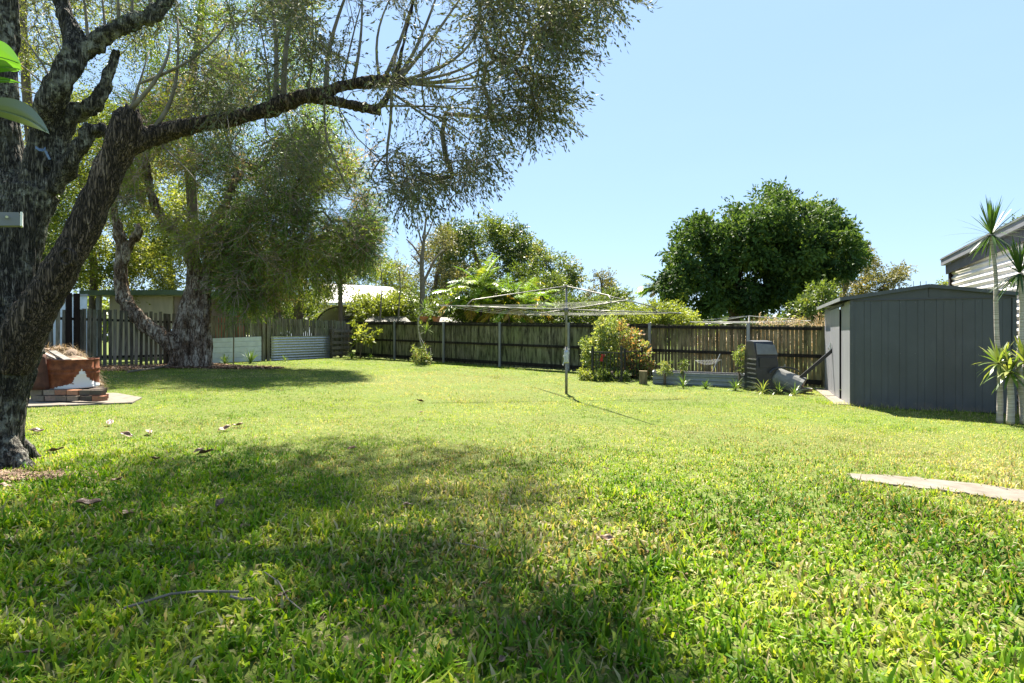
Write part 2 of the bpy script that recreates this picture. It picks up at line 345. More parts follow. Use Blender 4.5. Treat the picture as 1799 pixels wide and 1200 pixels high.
def blades(n, x, y, L, W, lean, tint, dry, zoff=0.):
    """two-segment bent blades; all arrays length n"""
    az = rng.uniform(0, 2*math.pi, n); dx, dy = np.cos(az), np.sin(az); sx, sy = -dy, dx
    z0 = gzb(x, y)-.005+zoff; s1, c1 = np.sin(lean*.55), np.cos(lean*.55); s2, c2 = np.sin(np.minimum(lean*1.5, 1.75)), np.cos(np.minimum(lean*1.5, 1.75))
    mx, my, mz = x+dx*s1*L*.5, y+dy*s1*L*.5, z0+c1*L*.5
    tx, ty, tz = mx+dx*s2*L*.5, my+dy*s2*L*.5, mz+c2*L*.5
    V = np.empty((n, 6, 3), np.float32); w1 = W*.35; w2 = W*.5; tw = rng.uniform(-.5, .5, n)*W*.5
    V[:, 0] = np.stack([x-sx*w1, y-sy*w1, z0], -1); V[:, 1] = np.stack([x+sx*w1, y+sy*w1, z0], -1)
    V[:, 2] = np.stack([mx+sx*w2, my+sy*w2, mz+tw], -1); V[:, 3] = np.stack([mx-sx*w2, my-sy*w2, mz-tw], -1)
    V[:, 4] = np.stack([tx+sx*W*.06, ty+sy*W*.06, tz], -1); V[:, 5] = np.stack([tx-sx*W*.06, ty-sy*W*.06, tz], -1)
    b = (np.arange(n)*6)[:, None]
    Fc = np.concatenate([b+np.array([[0, 1, 2, 3]]), b+np.array([[3, 2, 4, 5]])], 0)
    return V.reshape(-1, 3), Fc, np.repeat(tint, 6), np.repeat(dry, 6)
def dryness(x, y):
    d = vn(x, y, .55, 21, 4); d = np.clip((d-.50)*3.2, 0, 1)
    e = np.exp(-(((x+1.0)/3.2)**2+((y-14.5)/3.8)**2))*.62         # worn straw-coloured area before the back fence
    e2 = np.exp(-(((x-5.6)/1.8)**2+((y-4.6)/1.1)**2))*.6+np.exp(-(((x-3.3)/1.2)**2+((y-7.5)/1.5)**2))*.35
    e3 = np.exp(-(((x+2.6)/1.6)**2+((y-7.4)/.7)**2))*.35
    e4 = .07*np.clip((y-5.5)/3, 0, 1)*np.clip((22-y)/6, 0, 1)+.16*np.clip((x-.8)/2, 0, 1)*np.clip((9-y)/3, 0, 1)
    return np.clip(d*.6+e+e2+e3+e4+.06, 0, .9)
def clumped(n, x, y, s=.05):
    k = rng.integers(0, max(1, n//5), n); return x[k]+rng.normal(0, s, n), y[k]+rng.normal(0, s, n)
def lawn():
    VV, FF, TT, DD = [], [], [], []; base = 0
    bands = [(.5, 1.3, 1500), (1.3, 2.6, 2900), (2.6, 3.6, 2800), (3.6, 5, 2500), (5, 6.5, 2200), (6.5, 8.5, 1700), (8.5, 11, 1200), (11, 14, 850), (14, 18, 560), (18, 23, 420), (23, 30, 320)]
    for a, b, rho in bands:
        xm = b*1.0+2.2; n = int(2*xm*(b-a)*rho); x = rng.uniform(-xm, xm, n); y = rng.uniform(a, b, n)
        x, y = clumped(n, x, y, .018+.002*b)
        fence = y > 22.0-.821*x; lf = (x-LF_A[0])*(LF_B[1]-LF_A[1])-(y-LF_A[1])*(LF_B[0]-LF_A[0]) < 0
        keep = ~(fence | lf | excl(x, y)) & (np.abs(x) < y*1.0+2.2)
        dr = dryness(x, y); keep &= rng.random(n) > dr*.45
        x, y, dr = x[keep], y[keep], dr[keep]; n = len(x)
        near = np.clip((7.-y)/3.5, 0, 1); patch = vn(x, y, 1.3, 5)
        L = (.032+.032*near)*rng.uniform(.5, 1.35, n)*(.65+.7*patch); W = (.0042+.0098*near*(.6+.8*vn(x, y, .9, 31)))*rng.uniform(.7, 1.3, n)*(1+.07*np.maximum(y-5, 0))
        # long grass against the fences and the shed
        df = (22.28-.821*x-y)*.773; fr = np.exp(-(np.maximum(df, 0)/.7)**2); sh = np.exp(-(((x-6.95)*.40+(y-11.24)*.9165)/.35)**2)*((x > 6.4) & (x < 10))
        L = L*(1+3.2*fr*rng.uniform(.2, 1, n)+2.6*sh*rng.uniform(.2, 1, n)+.7*(vn(x, y, 2.2, 77) > .66))
        lean = rng.uniform(.25, 1.25, n)*(1-.4*np.maximum(fr, sh)); tint = np.clip(rng.beta(1.5, 1.5, n)*.85+(vn(x, y, .7, 9)-.5)*1.1+(vn(x, y, 3.1, 19)-.5)*.5+(vn(x, y, 9., 23, 2)-.5)*.7+.12+.12*np.clip((y-5)/8, 0, 1), 0, 1)
        isdry = (rng.random(n) < dr*.75+.05).astype(float); dry = np.clip(isdry*rng.uniform(.6, 1, n)+dr*.35, 0, 1)
        v, f, t, d = blades(n, x, y, L, W, lean, tint, dry); VV.append(v); FF.append(f+base); TT.append(t); DD.append(d); base += len(v)
    # flat straw lying in the turf close by
    n = 26000; y = rng.uniform(1.4, 8, n)**1.0; x = rng.uniform(-9, 9, n); kp = (np.abs(x) < y+1) & ~excl(x, y); x, y = x[kp], y[kp]; n = len(x)
    v, f, t, d = blades(n, x, y, rng.uniform(.02, .09, n), rng.uniform(.002, .004, n), np.full(n, 1.25), rng.random(n), np.full(n, 1.), .02)
    VV.append(v); FF.append(f+base); TT.append(t); DD.append(d)
    o = npmesh('grass', np.concatenate(VV), np.concatenate(FF), M['grass'], tint=np.concatenate(TT), dry=np.concatenate(DD))
    tag(o, 'bright green broad-bladed lawn with worn straw-coloured patches', 'grass', kind='stuff')
lawn()

# concrete path and slab
def poly_slab(name, pts, top, th, mat, **kw):
    n = len(pts); m = MB(); vs = [(p[0], p[1], gz(p[0])+top) for p in pts]+[(p[0], p[1], gz(p[0])+top-th) for p in pts]
    m.add(vs, [tuple(range(n-1, -1, -1)), tuple(range(n, 2*n))]+[(i, (i+1) % n, n+(i+1) % n, n+i) for i in range(n)]); return m.build(name, mat, **kw)
pp = []
for i, p in enumerate(path_w):
    q = path_w[(i+1) % len(path_w)]
    for t in np.linspace(0, 1, 7)[:-1]:
        r = p+(q-p)*t; pp.append(r+np.array([rng.normal(0, .018), rng.normal(0, .018), 0]))
o = poly_slab('path', pp, .010, .1, M['concrete']); o['kind'] = 'structure'

# ------------------------------------------------------------------ tree machinery
class Skel:
    def __init__(s): s.p = []; s.par = []; s.rmin = []; s.main = []
    def chain(s, pts, parent=-1, main=True):
        ids = []
        for q in pts:
            s.p.append(np.array(q[:3], float)); s.par.append(parent); s.rmin.append(q[3] if len(q) > 3 else 0.); s.main.append(main); parent = len(s.p)-1; ids.append(parent)
        return ids
    def near(s, q, lo=0):
        A = np.array(s.p[lo:]); return lo+int(np.argmin(((A-q)**2).sum(1)))
    def grow(s, targets, wig=.12, sag=.12, step=.35, minid=0, up=.0, rmax=None):
        T = np.array(targets, float)
        A = np.array(s.p[minid:]); d = np.array([np.sqrt(((A-t)**2).sum(1)).min() for t in T]); tips = []
        buf = np.zeros((len(s.p)+len(T)*14, 3)); buf[:len(s.p)] = s.p
        for i in np.argsort(d):
            t = T[i]; n = len(s.p); D = ((buf[minid:n]-t)**2).sum(1)
            D = D+up*np.maximum(buf[minid:n, 2]-t[2]+.0, 0)
            j = minid+int(np.argmin(D)); a = s.p[j]; L = np.linalg.norm(t-a); k = int(min(12, max(2, L/step)))
            dirp = (a-s.p[s.par[j]]) if s.par[j] >= 0 else np.array((0, 0, 1.)); dirp = dirp/(np.linalg.norm(dirp)+1e-9)
            pts = []; off = rng.normal(0, 1, 3)*wig*L
            for m in range(1, k+1):
                u = m/k; q = a+(t-a)*u+dirp*L*.22*u*(1-u)*2+off*math.sin(math.pi*u)+np.array((0, 0, sag*L*math.sin(math.pi*u)))+rng.normal(0, .012, 3)*(u < 1)*min(L, 2)
                pts.append(q)
            ids = s.chain(pts, j, False); buf[n:n+k] = pts; tips.append(ids[-1])
        return tips
    def radii(s, tip=.004, e=2.2, cap=None):
        n = len(s.p); acc = np.zeros(n)
        for i in range(n-1, -1, -1):
            if acc[i] == 0: acc[i] = tip**e
            if s.par[i] >= 0: acc[s.par[i]] += acc[i]
        r = acc**(1/e)
        if cap: r = np.minimum(r, cap)
        return np.where(np.array(s.main), np.maximum(s.rmin, np.where(np.array(s.rmin) > 0, 0, r)), r)
    def mesh(s, r, only_main=None, minr=0.):
        kids = [[] for _ in s.p]
        for i, p in enumerate(s.par):
            if p >= 0: kids[p].append(i)
        m = MB(); done = set(); starts = [(i, None) for i, p in enumerate(s.par) if p < 0]
        while starts:
            i, frm = starts.pop(); ch = [i] if frm is None else [frm, i]
            while True:
                c = kids[ch[-1]]
                if not c: break
                c = sorted(c, key=lambda q: -r[q]-(s.main[q]*10)); starts += [(q, ch[-1]) for q in c[1:]]; ch.append(c[0])
            seg = [q for q in ch if only_main is None or s.main[q] == only_main or q == ch[0] and only_main is False]
            if only_main is False: # keep from last main node on
                k = [a for a, q in enumerate(ch) if s.main[q]]; seg = ch[(k[-1] if k else 0):]
            if len(seg) < 2: continue
            rr = [r[q] for q in seg]
            if frm is not None: rr[0] = min(rr[0], rr[1]*1.25)
            if max(rr) < minr: continue
            R0 = max(rr); sides = 10 if R0 > .08 else 6 if R0 > .02 else 4 if R0 > .008 else 3
            m.tube([s.p[q] for q in seg], rr, sides)
        return m
def leafmesh(name, C, rad, per, L, W, mat, parent, out=None, droop=.3, spread=.8, twl=1., tintfn=None, fold=.25, label=None, fill=.55, strands=8, twigs=None, tww=.0035):
    """sprays of leaves round each centre. C (n,3), rad (n,), per leaves each"""
    C = np.asarray(C, float); n = len(C); rad = np.broadcast_to(rad, n); m = max(1, per//strands)
    cen = np.repeat(C, m, 0); rr = np.repeat(rad, m)
    if out is None: out = C.mean(0)
    o = cen-out; o /= (np.linalg.norm(o, axis=1, keepdims=True)+1e-6)
    q = rng.normal(0, 1, cen.shape); q /= np.linalg.norm(q, axis=1, keepdims=True)
    st = cen+q*(rr*fill*rng.random(len(rr))**.5)[:, None]
    td = q*.9+o*.5+rng.normal(0, .5, cen.shape); td[:, 2] -= droop; td /= np.linalg.norm(td, axis=1, keepdims=True)
    k = strands; t = np.tile(np.linspace(0, 1, k), len(st)); S0 = np.repeat(st, k, 0); TD = np.repeat(td, k, 0); RR = np.repeat(rr, k)
    pos = S0+TD*(t*RR*twl*.8)[:, None]; pos[:, 2] -= droop*.35*t*t*RR; pos += rng.normal(0, .03, pos.shape)*RR[:, None]
    if twigs is not None:
        E = st+td*(rr*twl*.8)[:, None]; E[:, 2] -= droop*.35*rr; Mi = (st+E)/2+np.array((0, 0, .06))*rr[:, None]*droop; sw = np.cross(td, rng.normal(0, 1, td.shape)); sw /= (np.linalg.norm(sw, axis=1, keepdims=True)+1e-9); ns = len(st); base_ = np.repeat(C, m, 0)
        TV = np.stack([base_-sw*tww*.7, base_+sw*tww*.7, st+sw*tww*.6, st-sw*tww*.6, Mi+sw*tww*.5, Mi-sw*tww*.5, E+sw*tww*.2, E-sw*tww*.2], 1); bb = (np.arange(ns)*8)[:, None]
        npmesh('twigs', TV.reshape(-1, 3), np.concatenate([bb+np.array([[0, 1, 2, 3]]), bb+np.array([[3, 2, 4, 5]]), bb+np.array([[5, 4, 6, 7]])]), twigs, parent, tint=np.full(ns*8, .6))
    N = len(pos); d = TD+rng.normal(0, spread, (N, 3)); d[:, 2] -= droop*.6; d /= np.linalg.norm(d, axis=1, keepdims=True)
    sd = np.cross(d, rng.normal(0, 1, (N, 3))); sd /= (np.linalg.norm(sd, axis=1, keepdims=True)+1e-9); nrm = np.cross(d, sd)
    ll = (L*rng.uniform(.6, 1.3, N))[:, None]; ww = (W*rng.uniform(.6, 1.3, N))[:, None]
    V = np.empty((N, 4, 3), np.float32); V[:, 0] = pos; V[:, 1] = pos+d*ll*.45+sd*ww*.5+nrm*ww*fold; V[:, 2] = pos+d*ll; V[:, 3] = pos+d*ll*.45-sd*ww*.5+nrm*ww*fold
    tn = np.clip(np.repeat(np.repeat(rng.normal(.42, .16, n), m), k)+rng.normal(0, .16, N), 0, 1) if tintfn is None else tintfn(pos, np.repeat(np.repeat(np.arange(n), m), k))
    Fc = np.arange(N*4).reshape(N, 4)
    ob = npmesh(name, V.reshape(-1, 3), Fc, mat, parent, tint=np.repeat(tn, 4))
    return ob
def ppoly(poly, d0, d1, n, thr=None, sc=.022, sd=5):
    """n random points in a photo outline, spread over a real depth range"""
    xs = [p[0] for p in poly]; ysx = [p[1] for p in poly]; out = []
    while len(out) < n:
        x = rng.uniform(min(xs), max(xs), 4*n); y = rng.uniform(min(ysx), max(ysx), 4*n); k = inpoly(x, y, poly)
        if thr is not None: k &= vn(x, y, sc, sd, 2) > thr
        out += [P(a, b, rng.uniform(d0, d1)) for a, b in zip(x[k], y[k])]
    return np.array(out[:n])
def ell(c, r, n, shell=.35, cut=None):
    q = rng.normal(0, 1, (n*3, 3)); q /= np.linalg.norm(q, axis=1, keepdims=True); q = q*(rng.random((n*3, 1))**shell)
    if cut is not None: q = q[q[:, 2] > cut]
    return np.array(c)+q[:n]*np.array(r)
def remeshed(mb, name, mat, parent, vox, disp=.0, dsc=6., it=2, zst=.25, seed=1):
    o = mb.build('tmp', mat, None, loc=(0, 0, 0)); md = o.modifiers.new('r', 'REMESH'); md.mode = 'VOXEL'; md.voxel_size = vox
    sm = o.modifiers.new('s', 'SMOOTH'); sm.factor = .5; sm.iterations = it
    bpy.context.view_layer.update(); dg = bpy.context.evaluated_depsgraph_get(); ev = o.evaluated_get(dg); me = bpy.data.meshes.new_from_object(ev)
    n = len(me.vertices); V = np.empty(n*3, np.float32); me.vertices.foreach_get('co', V); V = V.reshape(-1, 3)
    Nn = np.empty(n*3, np.float32); me.vertices.foreach_get('normal', Nn); Nn = Nn.reshape(-1, 3)
    if disp:
        h = vn(V[:, 0]*dsc+V[:, 1]*dsc*.8, V[:, 2]*dsc*zst+V[:, 1]*2, 1., seed, 4)+.6*vn(V[:, 1]*dsc*1.7-V[:, 0]*dsc, V[:, 2]*dsc*zst*1.6, 1., seed+5, 3)
        h = np.abs(h-.8)*2; V = V+Nn*((h-.35)*disp)[:, None]
    V = V-origin(parent); me.vertices.foreach_set('co', V.astype(np.float32).ravel())
    me.polygons.foreach_set('use_smooth', np.ones(len(me.polygons), bool)); me.name = name
    if not me.materials: me.materials.append(mat)
    me.update(); bpy.data.objects.remove(o); ob = bpy.data.objects.new(name, me); link(ob, parent); return ob
def px(rows):                                           # rows of (x, y, depth, radius_px) -> curve with metric radii
    return smooth_curve([(*P(x, y, d), r*d/F) for x, y, d, r in rows])

# ------------------------------------------------------------------ the big near tree
def dm_(d): return d if d < 5.3 else 5.3+(d-5.3)*.3
px0 = px
def px(rows): return px0([(x, y, dm_(d), r) for x, y, d, r in rows])
base = np.array((-4.95, 5.05, gz(-4.95)))
T1 = thing('tree', base, 'large old tree at the left, dark fissured bark, long limb over the lawn', 'tree')
sk = Skel()
bole = px([(-38, 850, 5.05, 58), (-28, 815, 5.05, 56), (-20, 770, 5.05, 50), (-12, 715, 5.05, 48), (-4, 660, 5.05, 53), (2, 610, 5.05, 58)]); ib = sk.chain(bole)
ra = px([(14, 640, 5.0, 38), (54, 562, 4.95, 33), (97, 490, 4.95, 27), (136, 420, 5.0, 25), (169, 350, 5.05, 24), (197, 290, 5.1, 24), (214, 248, 5.1, 25), (224, 212, 5.12, 24), (229, 193, 5.12, 17)]); ia = sk.chain(ra[1:], ib[-3])
lb = px([(206, 262, 5.1, 24), (245, 246, 5.2, 20), (290, 232, 5.4, 16), (345, 220, 5.65, 14.5), (400, 210, 5.9, 14), (450, 198, 6.1, 13), (490, 186, 6.25, 14), (540, 168, 6.4, 13), (572, 172, 6.5, 15)]); il = sk.chain(lb[1:], ia[int(len(ia)*.62)])
l2 = px([(560, 168, 6.45, 11), (600, 152, 6.6, 10), (640, 145, 6.7, 11), (680, 143, 6.8, 12), (712, 146, 6.85, 7), (718, 146, 6.9, 3)]); i2 = sk.chain(l2[1:], il[-3])
l3 = px([(575, 175, 6.5, 10), (610, 183, 6.5, 9), (645, 190, 6.5, 9), (668, 199, 6.5, 6)]); i3 = sk.chain(l3[1:], il[-1])
l3b = px([(652, 191, 6.5, 7), (672, 182, 6.55, 6), (684, 160, 6.6, 5), (700, 120, 6.7, 4), (712, 60, 6.8, 3.2), (730, -10, 6.9, 2)]); i3b = sk.chain(l3b[1:], i3[-6])
lst = px([(4, 620, 5.1, 56), (10, 540, 5.15, 46), (22, 450, 5.2, 40), (42, 380, 5.25, 38), (58, 335, 5.3, 40)]); ist = sk.chain(lst[1:], ib[-1])
m1 = px([(30, 370, 5.3, 30), (14, 300, 5.4, 26), (6, 220, 5.45, 22), (6, 120, 5.5, 20), (10, 20, 5.6, 18), (4, -120, 5.7, 14), (-30, -300, 5.9, 9)]); im1 = sk.chain(m1[1:], ist[-5])
m2 = px([(60, 340, 5.3, 30), (72, 270, 5.3, 24), (78, 215, 5.25, 20), (90, 180, 5.2, 19), (110, 140, 5.2, 19), (126, 100, 5.25, 18), (128, 60, 5.3, 15), (108, 5, 5.4, 13), (95, -90, 5.5, 10), (110, -260, 5.7, 6)]); im2 = sk.chain(m2[1:], ist[-1])
m3 = px([(126, 104, 5.25, 14), (150, 92, 5.3, 14), (185, 62, 5.4, 15), (230, 38, 5.6, 14), (262, 30, 5.7, 12), (290, 5, 5.8, 9), (340, -70, 6.2, 7), (420, -180, 6.8, 5)]); im3 = sk.chain(m3[1:], im2[len(im2)//2])
m4 = px([(84, 300, 5.35, 22), (100, 240, 5.5, 18), (130, 200, 5.6, 15), (165, 185, 5.7, 13), (192, 130, 5.8, 10), (206, 90, 5.9, 8)]); im4 = sk.chain(m4[1:], ist[-1])
m5 = px([(90, 335, 5.3, 16), (112, 300, 5.3, 15), (138, 262, 5.3, 14), (162, 232, 5.35, 12), (184, 226, 5.4, 8)]); im5 = sk.chain(m5[1:], ist[-1])
NM = len(sk.p); rm = sk.radii()
mbk = MB()
def ttube(rows, n=14): mbk.tube([r[:3] for r in rows], [max(r[3], .008) for r in rows], n)
for rows in (bole, lst, m1, m2, m3, m4, m5): ttube(rows)
for ang, ln, rr_ in ((-.15, .62, .12), (-1.0, .6, .11), (-2.0, .6, .12), (.8, .5, .10), (2.3, .5, .12)):     # root flare
    b = base+np.array((0, 0, .28)); dv = np.array((math.cos(ang), math.sin(ang), 0)); mbk.tube([b+dv*.12+np.array((0, 0, .12)), b+dv*(ln*.55)-np.array((0, 0, .14)), b+dv*(ln*.8)-np.array((0, 0, .25)), b+dv*ln-np.array((0, 0, .34))], [.15, rr_, rr_*.6, .03], 10)
remeshed(mbk, 'trunk', M['bark'], T1, .013, .05, 11, zst=.12)
mbk = MB(); ttube(ra); 
for rows in (lb, l2, l3): ttube(rows, 12)
mbk.tube([q[:3] for q in l3b], [max(q[3], .017) for q in l3b], 8)
sp = P(226, 196, 5.12); mbk.tube([sp, sp+np.array((-.03, 0, .09))], [.05, .008], 6); mbk.tube([sp+np.array((.06, 0, -.03)), sp+np.array((.09, .02, .03))], [.04, .01], 6)
# collar of a healed cut
kc = P(118, 452, 4.78); th = np.linspace(0, 2*math.pi, 13); mbk.tube([kc+np.array((math.cos(a)*.062, -.0, math.sin(a)*.068)) for a in th], .024, 8, cap=False)
ob = remeshed(mbk, 'limb', M['barkred'], T1, .011, .03, 11, zst=.12, seed=4)
# upright and hanging shoots
rng = np.random.default_rng(11)
def shoots(src_ids, ends, wig=.05):
    for e in ends:
        x, y, d = e[:3]; s0 = e[3]; s0 = (s0[0], s0[1], dm_(s0[2])); d = dm_(d); a = sk.near(P(*s0)); q = P(x, y, d); p0 = sk.p[a]; k = 9; L = np.linalg.norm(q-p0); off = rng.normal(0, 1, 3)*wig*L; r0 = e[4] if len(e) > 4 else 5
        pts = [(*(p0+(q-p0)*(j/k)+off*math.sin(math.pi*j/k)+np.array((1, 0, -1))*L*.07*math.sin(math.pi*j/k)*(1 if x > s0[0]+60 else 0)), max(.0025, r0*.72*d/F*(1-.6*j/k))) for j in range(1, k+1)]
        ids = sk.chain(pts, a, True)
n_main_end = len(sk.p)
shoots(None, [(474, -20, 6.4, (478, 175, 6.2), 7), (520, -20, 6.3, (488, 172, 6.2), 8), (440, -10, 6.5, (470, 180, 6.2), 3.5), (612, -20, 6.8, (570, 160, 6.5), 7), (636, -20, 6.9, (622, 148, 6.6), 5),
    (545, -20, 6.7, (540, 165, 6.4), 3), (735, -30, 7.0, (675, 143, 6.8), 6), (775, -30, 7.1, (690, 143, 6.8), 6), (700, -30, 7, (668, 143, 6.8), 4), (820, -20, 7.3, (698, 143, 6.8), 5), (860, 10, 7.4, (700, 143, 6.8), 4.5),
    (900, 40, 7.3, (705, 143, 6.8), 4), (915, 80, 7.4, (705, 145, 6.8), 4), (870, 110, 7.2, (708, 145, 6.8), 3.5), (880, 140, 7., (712, 146, 6.8), 3), (840, 150, 7., (712, 146, 6.8), 2.5), (867, 196, 6.9, (668, 187, 6.5), 3),
    (800, 250, 6.8, (690, 165, 6.6), 3), (850, 270, 6.9, (700, 175, 6.6), 2.5), (640, -10, 6.5, (600, 150, 6.6), 3), (145, -20, 5.4, (148, 84, 5.3), 5), (178, -20, 5.5, (178, 60, 5.4), 4), (205, -20, 5.5, (205, 45, 5.4), 5),
    (233, -10, 5.8, (225, 35, 5.6), 5), (265, -10, 5.8, (262, 30, 5.7), 4), (300, 60, 5.8, (232, 200, 5.4), 5), (312, 30, 5.9, (250, 235, 5.2), 6), (262, 90, 5.7, (218, 215, 5.2), 4), (400, 40, 6.2, (240, 160, 5.4), 4),
    (30, 110, 5.6, (92, 165, 5.2), 3), (35, 60, 5.6, (96, 160, 5.2), 3.5), (22, 150, 5.5, (84, 180, 5.2), 3), (60, 40, 5.6, (110, 130, 5.2), 3), (90, 30, 5.5, (116, 120, 5.2), 3)])
# a limb fork hanging down on the right, and thin hanging twigs
for rows in ([(688, 167, 6.6, 3), (686, 215, 6.6, 2.6), (680, 268, 6.6, 2.2), (686, 303, 6.6, 1.8), (730, 316, 6.6, 1.5), (790, 327, 6.6, 1.)], [(680, 268, 6.6, 2), (662, 290, 6.5, 1.6), (645, 320, 6.5, 1.)],
             [(571, 150, 6.4, 1.8), (570, 200, 6.3, 1.8), (576, 250, 6.3, 1.8), (596, 300, 6.3, 1.5), (614, 345, 6.3, 1.)], [(500, 195, 6.2, 1.8), (520, 255, 6.1, 1.5), (560, 300, 6., 1.2), (600, 330, 6., .8)],
             [(465, 205, 6.1, 1.8), (470, 235, 6., 1.5), (500, 270, 6., 1.2), (500, 330, 6., .8)], [(290, 262, 5.4, 1.5), (330, 300, 5.4, 1.2), (365, 345, 5.4, .8)]):
    c = px(rows); sk.chain(c, sk.near(P(*rows[0][:3])), True)
polyR = [(500, -60), (1088, -50), (1078, 8), (1030, 18), (1005, 30), (1012, 90), (960, 118), (975, 150), (985, 208), (935, 225), (945, 240), (870, 240), (850, 290), (818, 330), (770, 318), (700, 362), (668, 356), (660, 320), (700, 270), (760, 250), (700, 200), (640, 215), (600, 200), (560, 120), (500, 80)]
core = [(540, -60), (835, -60), (850, 120), (720, 235), (600, 200), (540, 120)]
A_ = ppoly(polyR, 4.0, 5.3, 250, .47, .03); ia_ = inpoly(A_[:, 0]/A_[:, 1]*F+CX, HY-(A_[:, 2]-1.3)/A_[:, 1]*F, core); A_ = A_[~ia_ | (rng.random(len(A_)) < .22)]
tg = np.vstack([A_, ppoly([(850, -60), (1088, -50), (1078, 8), (1030, 18), (1005, 30), (1012, 90), (960, 120), (880, 120), (830, 40)], 3.7, 4.7, 86, .40, .03),
    ppoly([(850, 120), (985, 130), (980, 215), (930, 225), (860, 215)], 4.2, 5.0, 34, .42, .03), ppoly([(640, 250), (830, 270), (815, 330), (680, 362)], 4.6, 5.3, 20, .45, .03), ppoly([(330, -60), (600, -60), (640, 60), (560, 130), (450, 150), (330, 90)], 5., 6.6, 55, .45),
    ppoly([(330, 130), (460, 120), (560, 200), (600, 300), (460, 300), (330, 240)], 5., 6., 40, .45),
    ppoly([(20, -80), (330, -80), (300, 60), (120, 60), (20, 60)], 5.4, 7., 60, .4),
    # the crown above the picture
    ell((-2.3, 10.5, 9.5), (2.9, 2.6, 1.0), 1000, .5), ell((-4.9, 6.4, 7.9), (2.4, 2.4, 1.5), 50), ell((-1.5, 5.6, 5.9), (1.3, 1.1, .5), 70), ell((-7.6, 5.6, 6.0), (2., 2., 1.3), 30), ell((-4.5, 4.6, 8.2), (2.5, 1.5, 1.), 14)])
tips = sk.grow(tg, .07, -.03, .3, minid=len(bole)+30)
print('tg', len(tg))
r = sk.radii(.0035, 2.25, .05)
for i in range(NM): r[i] = max(rm[i], 1e-4)
for i in range(n_main_end): r[i] = sk.rmin[i]
# branches: everything but the carved stems
sk2main = sk.main[:]; sk.main = [i < NM for i in range(len(sk.p))]
sk.mesh(r, only_main=False).build('branches', M['twig'], T1, smooth=True); sk.main = sk2main
sx_ = np.array([p for i, p in enumerate(sk.p) if i >= NM and r[i] < .012])
print('n', len(tips))
def tint1(pos, ci):
    n = ci.max()+1; b = np.clip(rng.normal(.40, .2, n), .05, .85); return np.clip(b[ci]+rng.normal(0, .14, len(ci)), 0, 1)
inf = np.array([sk.p[t] for t in tips])
leafmesh('crown', inf, .28, 96, .046, .0145, M['leaf_a'], T1, out=np.array((-3, 6.5, 4)), droop=.38, tintfn=tint1, twl=1.25, spread=.42, fill=.30, strands=12, twigs=M['twig'])
px = px0
# ------------------------------------------------------------------ paperbark by the left fence
rng = np.random.default_rng(21); M['twigp'] = plain('pinkish_dry_twigs', (.26, .19, .15), .9, 0, .4, 8)
b2 = GX(335, 18.9); T2 = thing('tree', b2, 'broad paperbark tree with peeling multi-stemmed trunk by the picket fence', 'tree')
sk = Skel()
stems = [px([(330, 655, 18.9, 18.9), (330, 610, 18.9, 15.5), (334, 560, 18.9, 14.6), (345, 520, 18.9, 13.8), (345, 480, 18.9, 12.0), (332, 440, 18.9, 10.3), (310, 410, 18.9, 9.5), (285, 385, 18.9, 8.6), (262, 330, 18.9, 6.9), (255, 250, 19., 5.2)]),
    px([(352, 655, 18.7, 17.2), (352, 610, 18.7, 14.6), (352, 560, 18.8, 12.9), (356, 520, 18.9, 12.0), (366, 470, 19., 10.3), (380, 410, 19.2, 8.6), (400, 350, 19.4, 6.9), (425, 300, 19.6, 6.0), (460, 290, 19.6, 5.2), (478, 262, 19.5, 4.3)]),
    px([(316, 655, 19.0, 15.5), (312, 615, 19.0, 14.6), (318, 575, 19.0, 12.9), (330, 530, 19, 11.2), (338, 500, 19, 8.6)]),
    px([(362, 655, 18.6, 10.3), (364, 620, 18.6, 9.5), (362, 585, 18.6, 8.6), (362, 540, 18.7, 7.7), (368, 480, 18.8, 6.9), (372, 430, 18.8, 5.2)])]
lean = px([(318, 628, 18.9, 15), (296, 600, 18.7, 14), (268, 580, 18.6, 13), (240, 556, 18.5, 12.5), (222, 530, 18.5, 12), (213, 500, 18.5, 11), (213, 460, 18.5, 10), (212, 420, 18.5, 9), (203, 385, 18.5, 7), (200, 340, 18.5, 5), (210, 280, 18.5, 4)])
lf2 = px([(216, 462, 18.5, 8), (228, 430, 18.5, 7.5), (243, 408, 18.5, 7), (240, 395, 18.6, 5)])
mb = MB(); ids = []
for s_ in stems+[lean, lf2]:
    mb.tube([q[:3] for q in s_], [q[3] for q in s_], 12); ids += sk.chain(s_)
for a in np.linspace(0, 2*math.pi, 9)[:-1]:
    dv = np.array((math.cos(a)*.7, math.sin(a)*.35, 0)); mb.tube([b2+dv*.7+np.array((0, 0, .5)), b2+dv*.95+np.array((0, 0, .1)), b2+dv*1.25-np.array((0, 0, .1))], [.10, .13, .06], 8)
remeshed(mb, 'trunk', M['paperbark'], T2, .035, .11, 5, zst=.3, seed=9, it=2)
NM = len(sk.p)
crown = [(180, 390), (200, 250), (235, 170), (320, 180), (420, 215), (500, 215), (560, 225), (610, 245), (640, 290), (655, 350), (660, 400), (648, 455), (600, 470), (540, 480), (470, 530), (440, 545), (395, 520), (372, 470), (330, 420), (300, 400), (240, 350)]
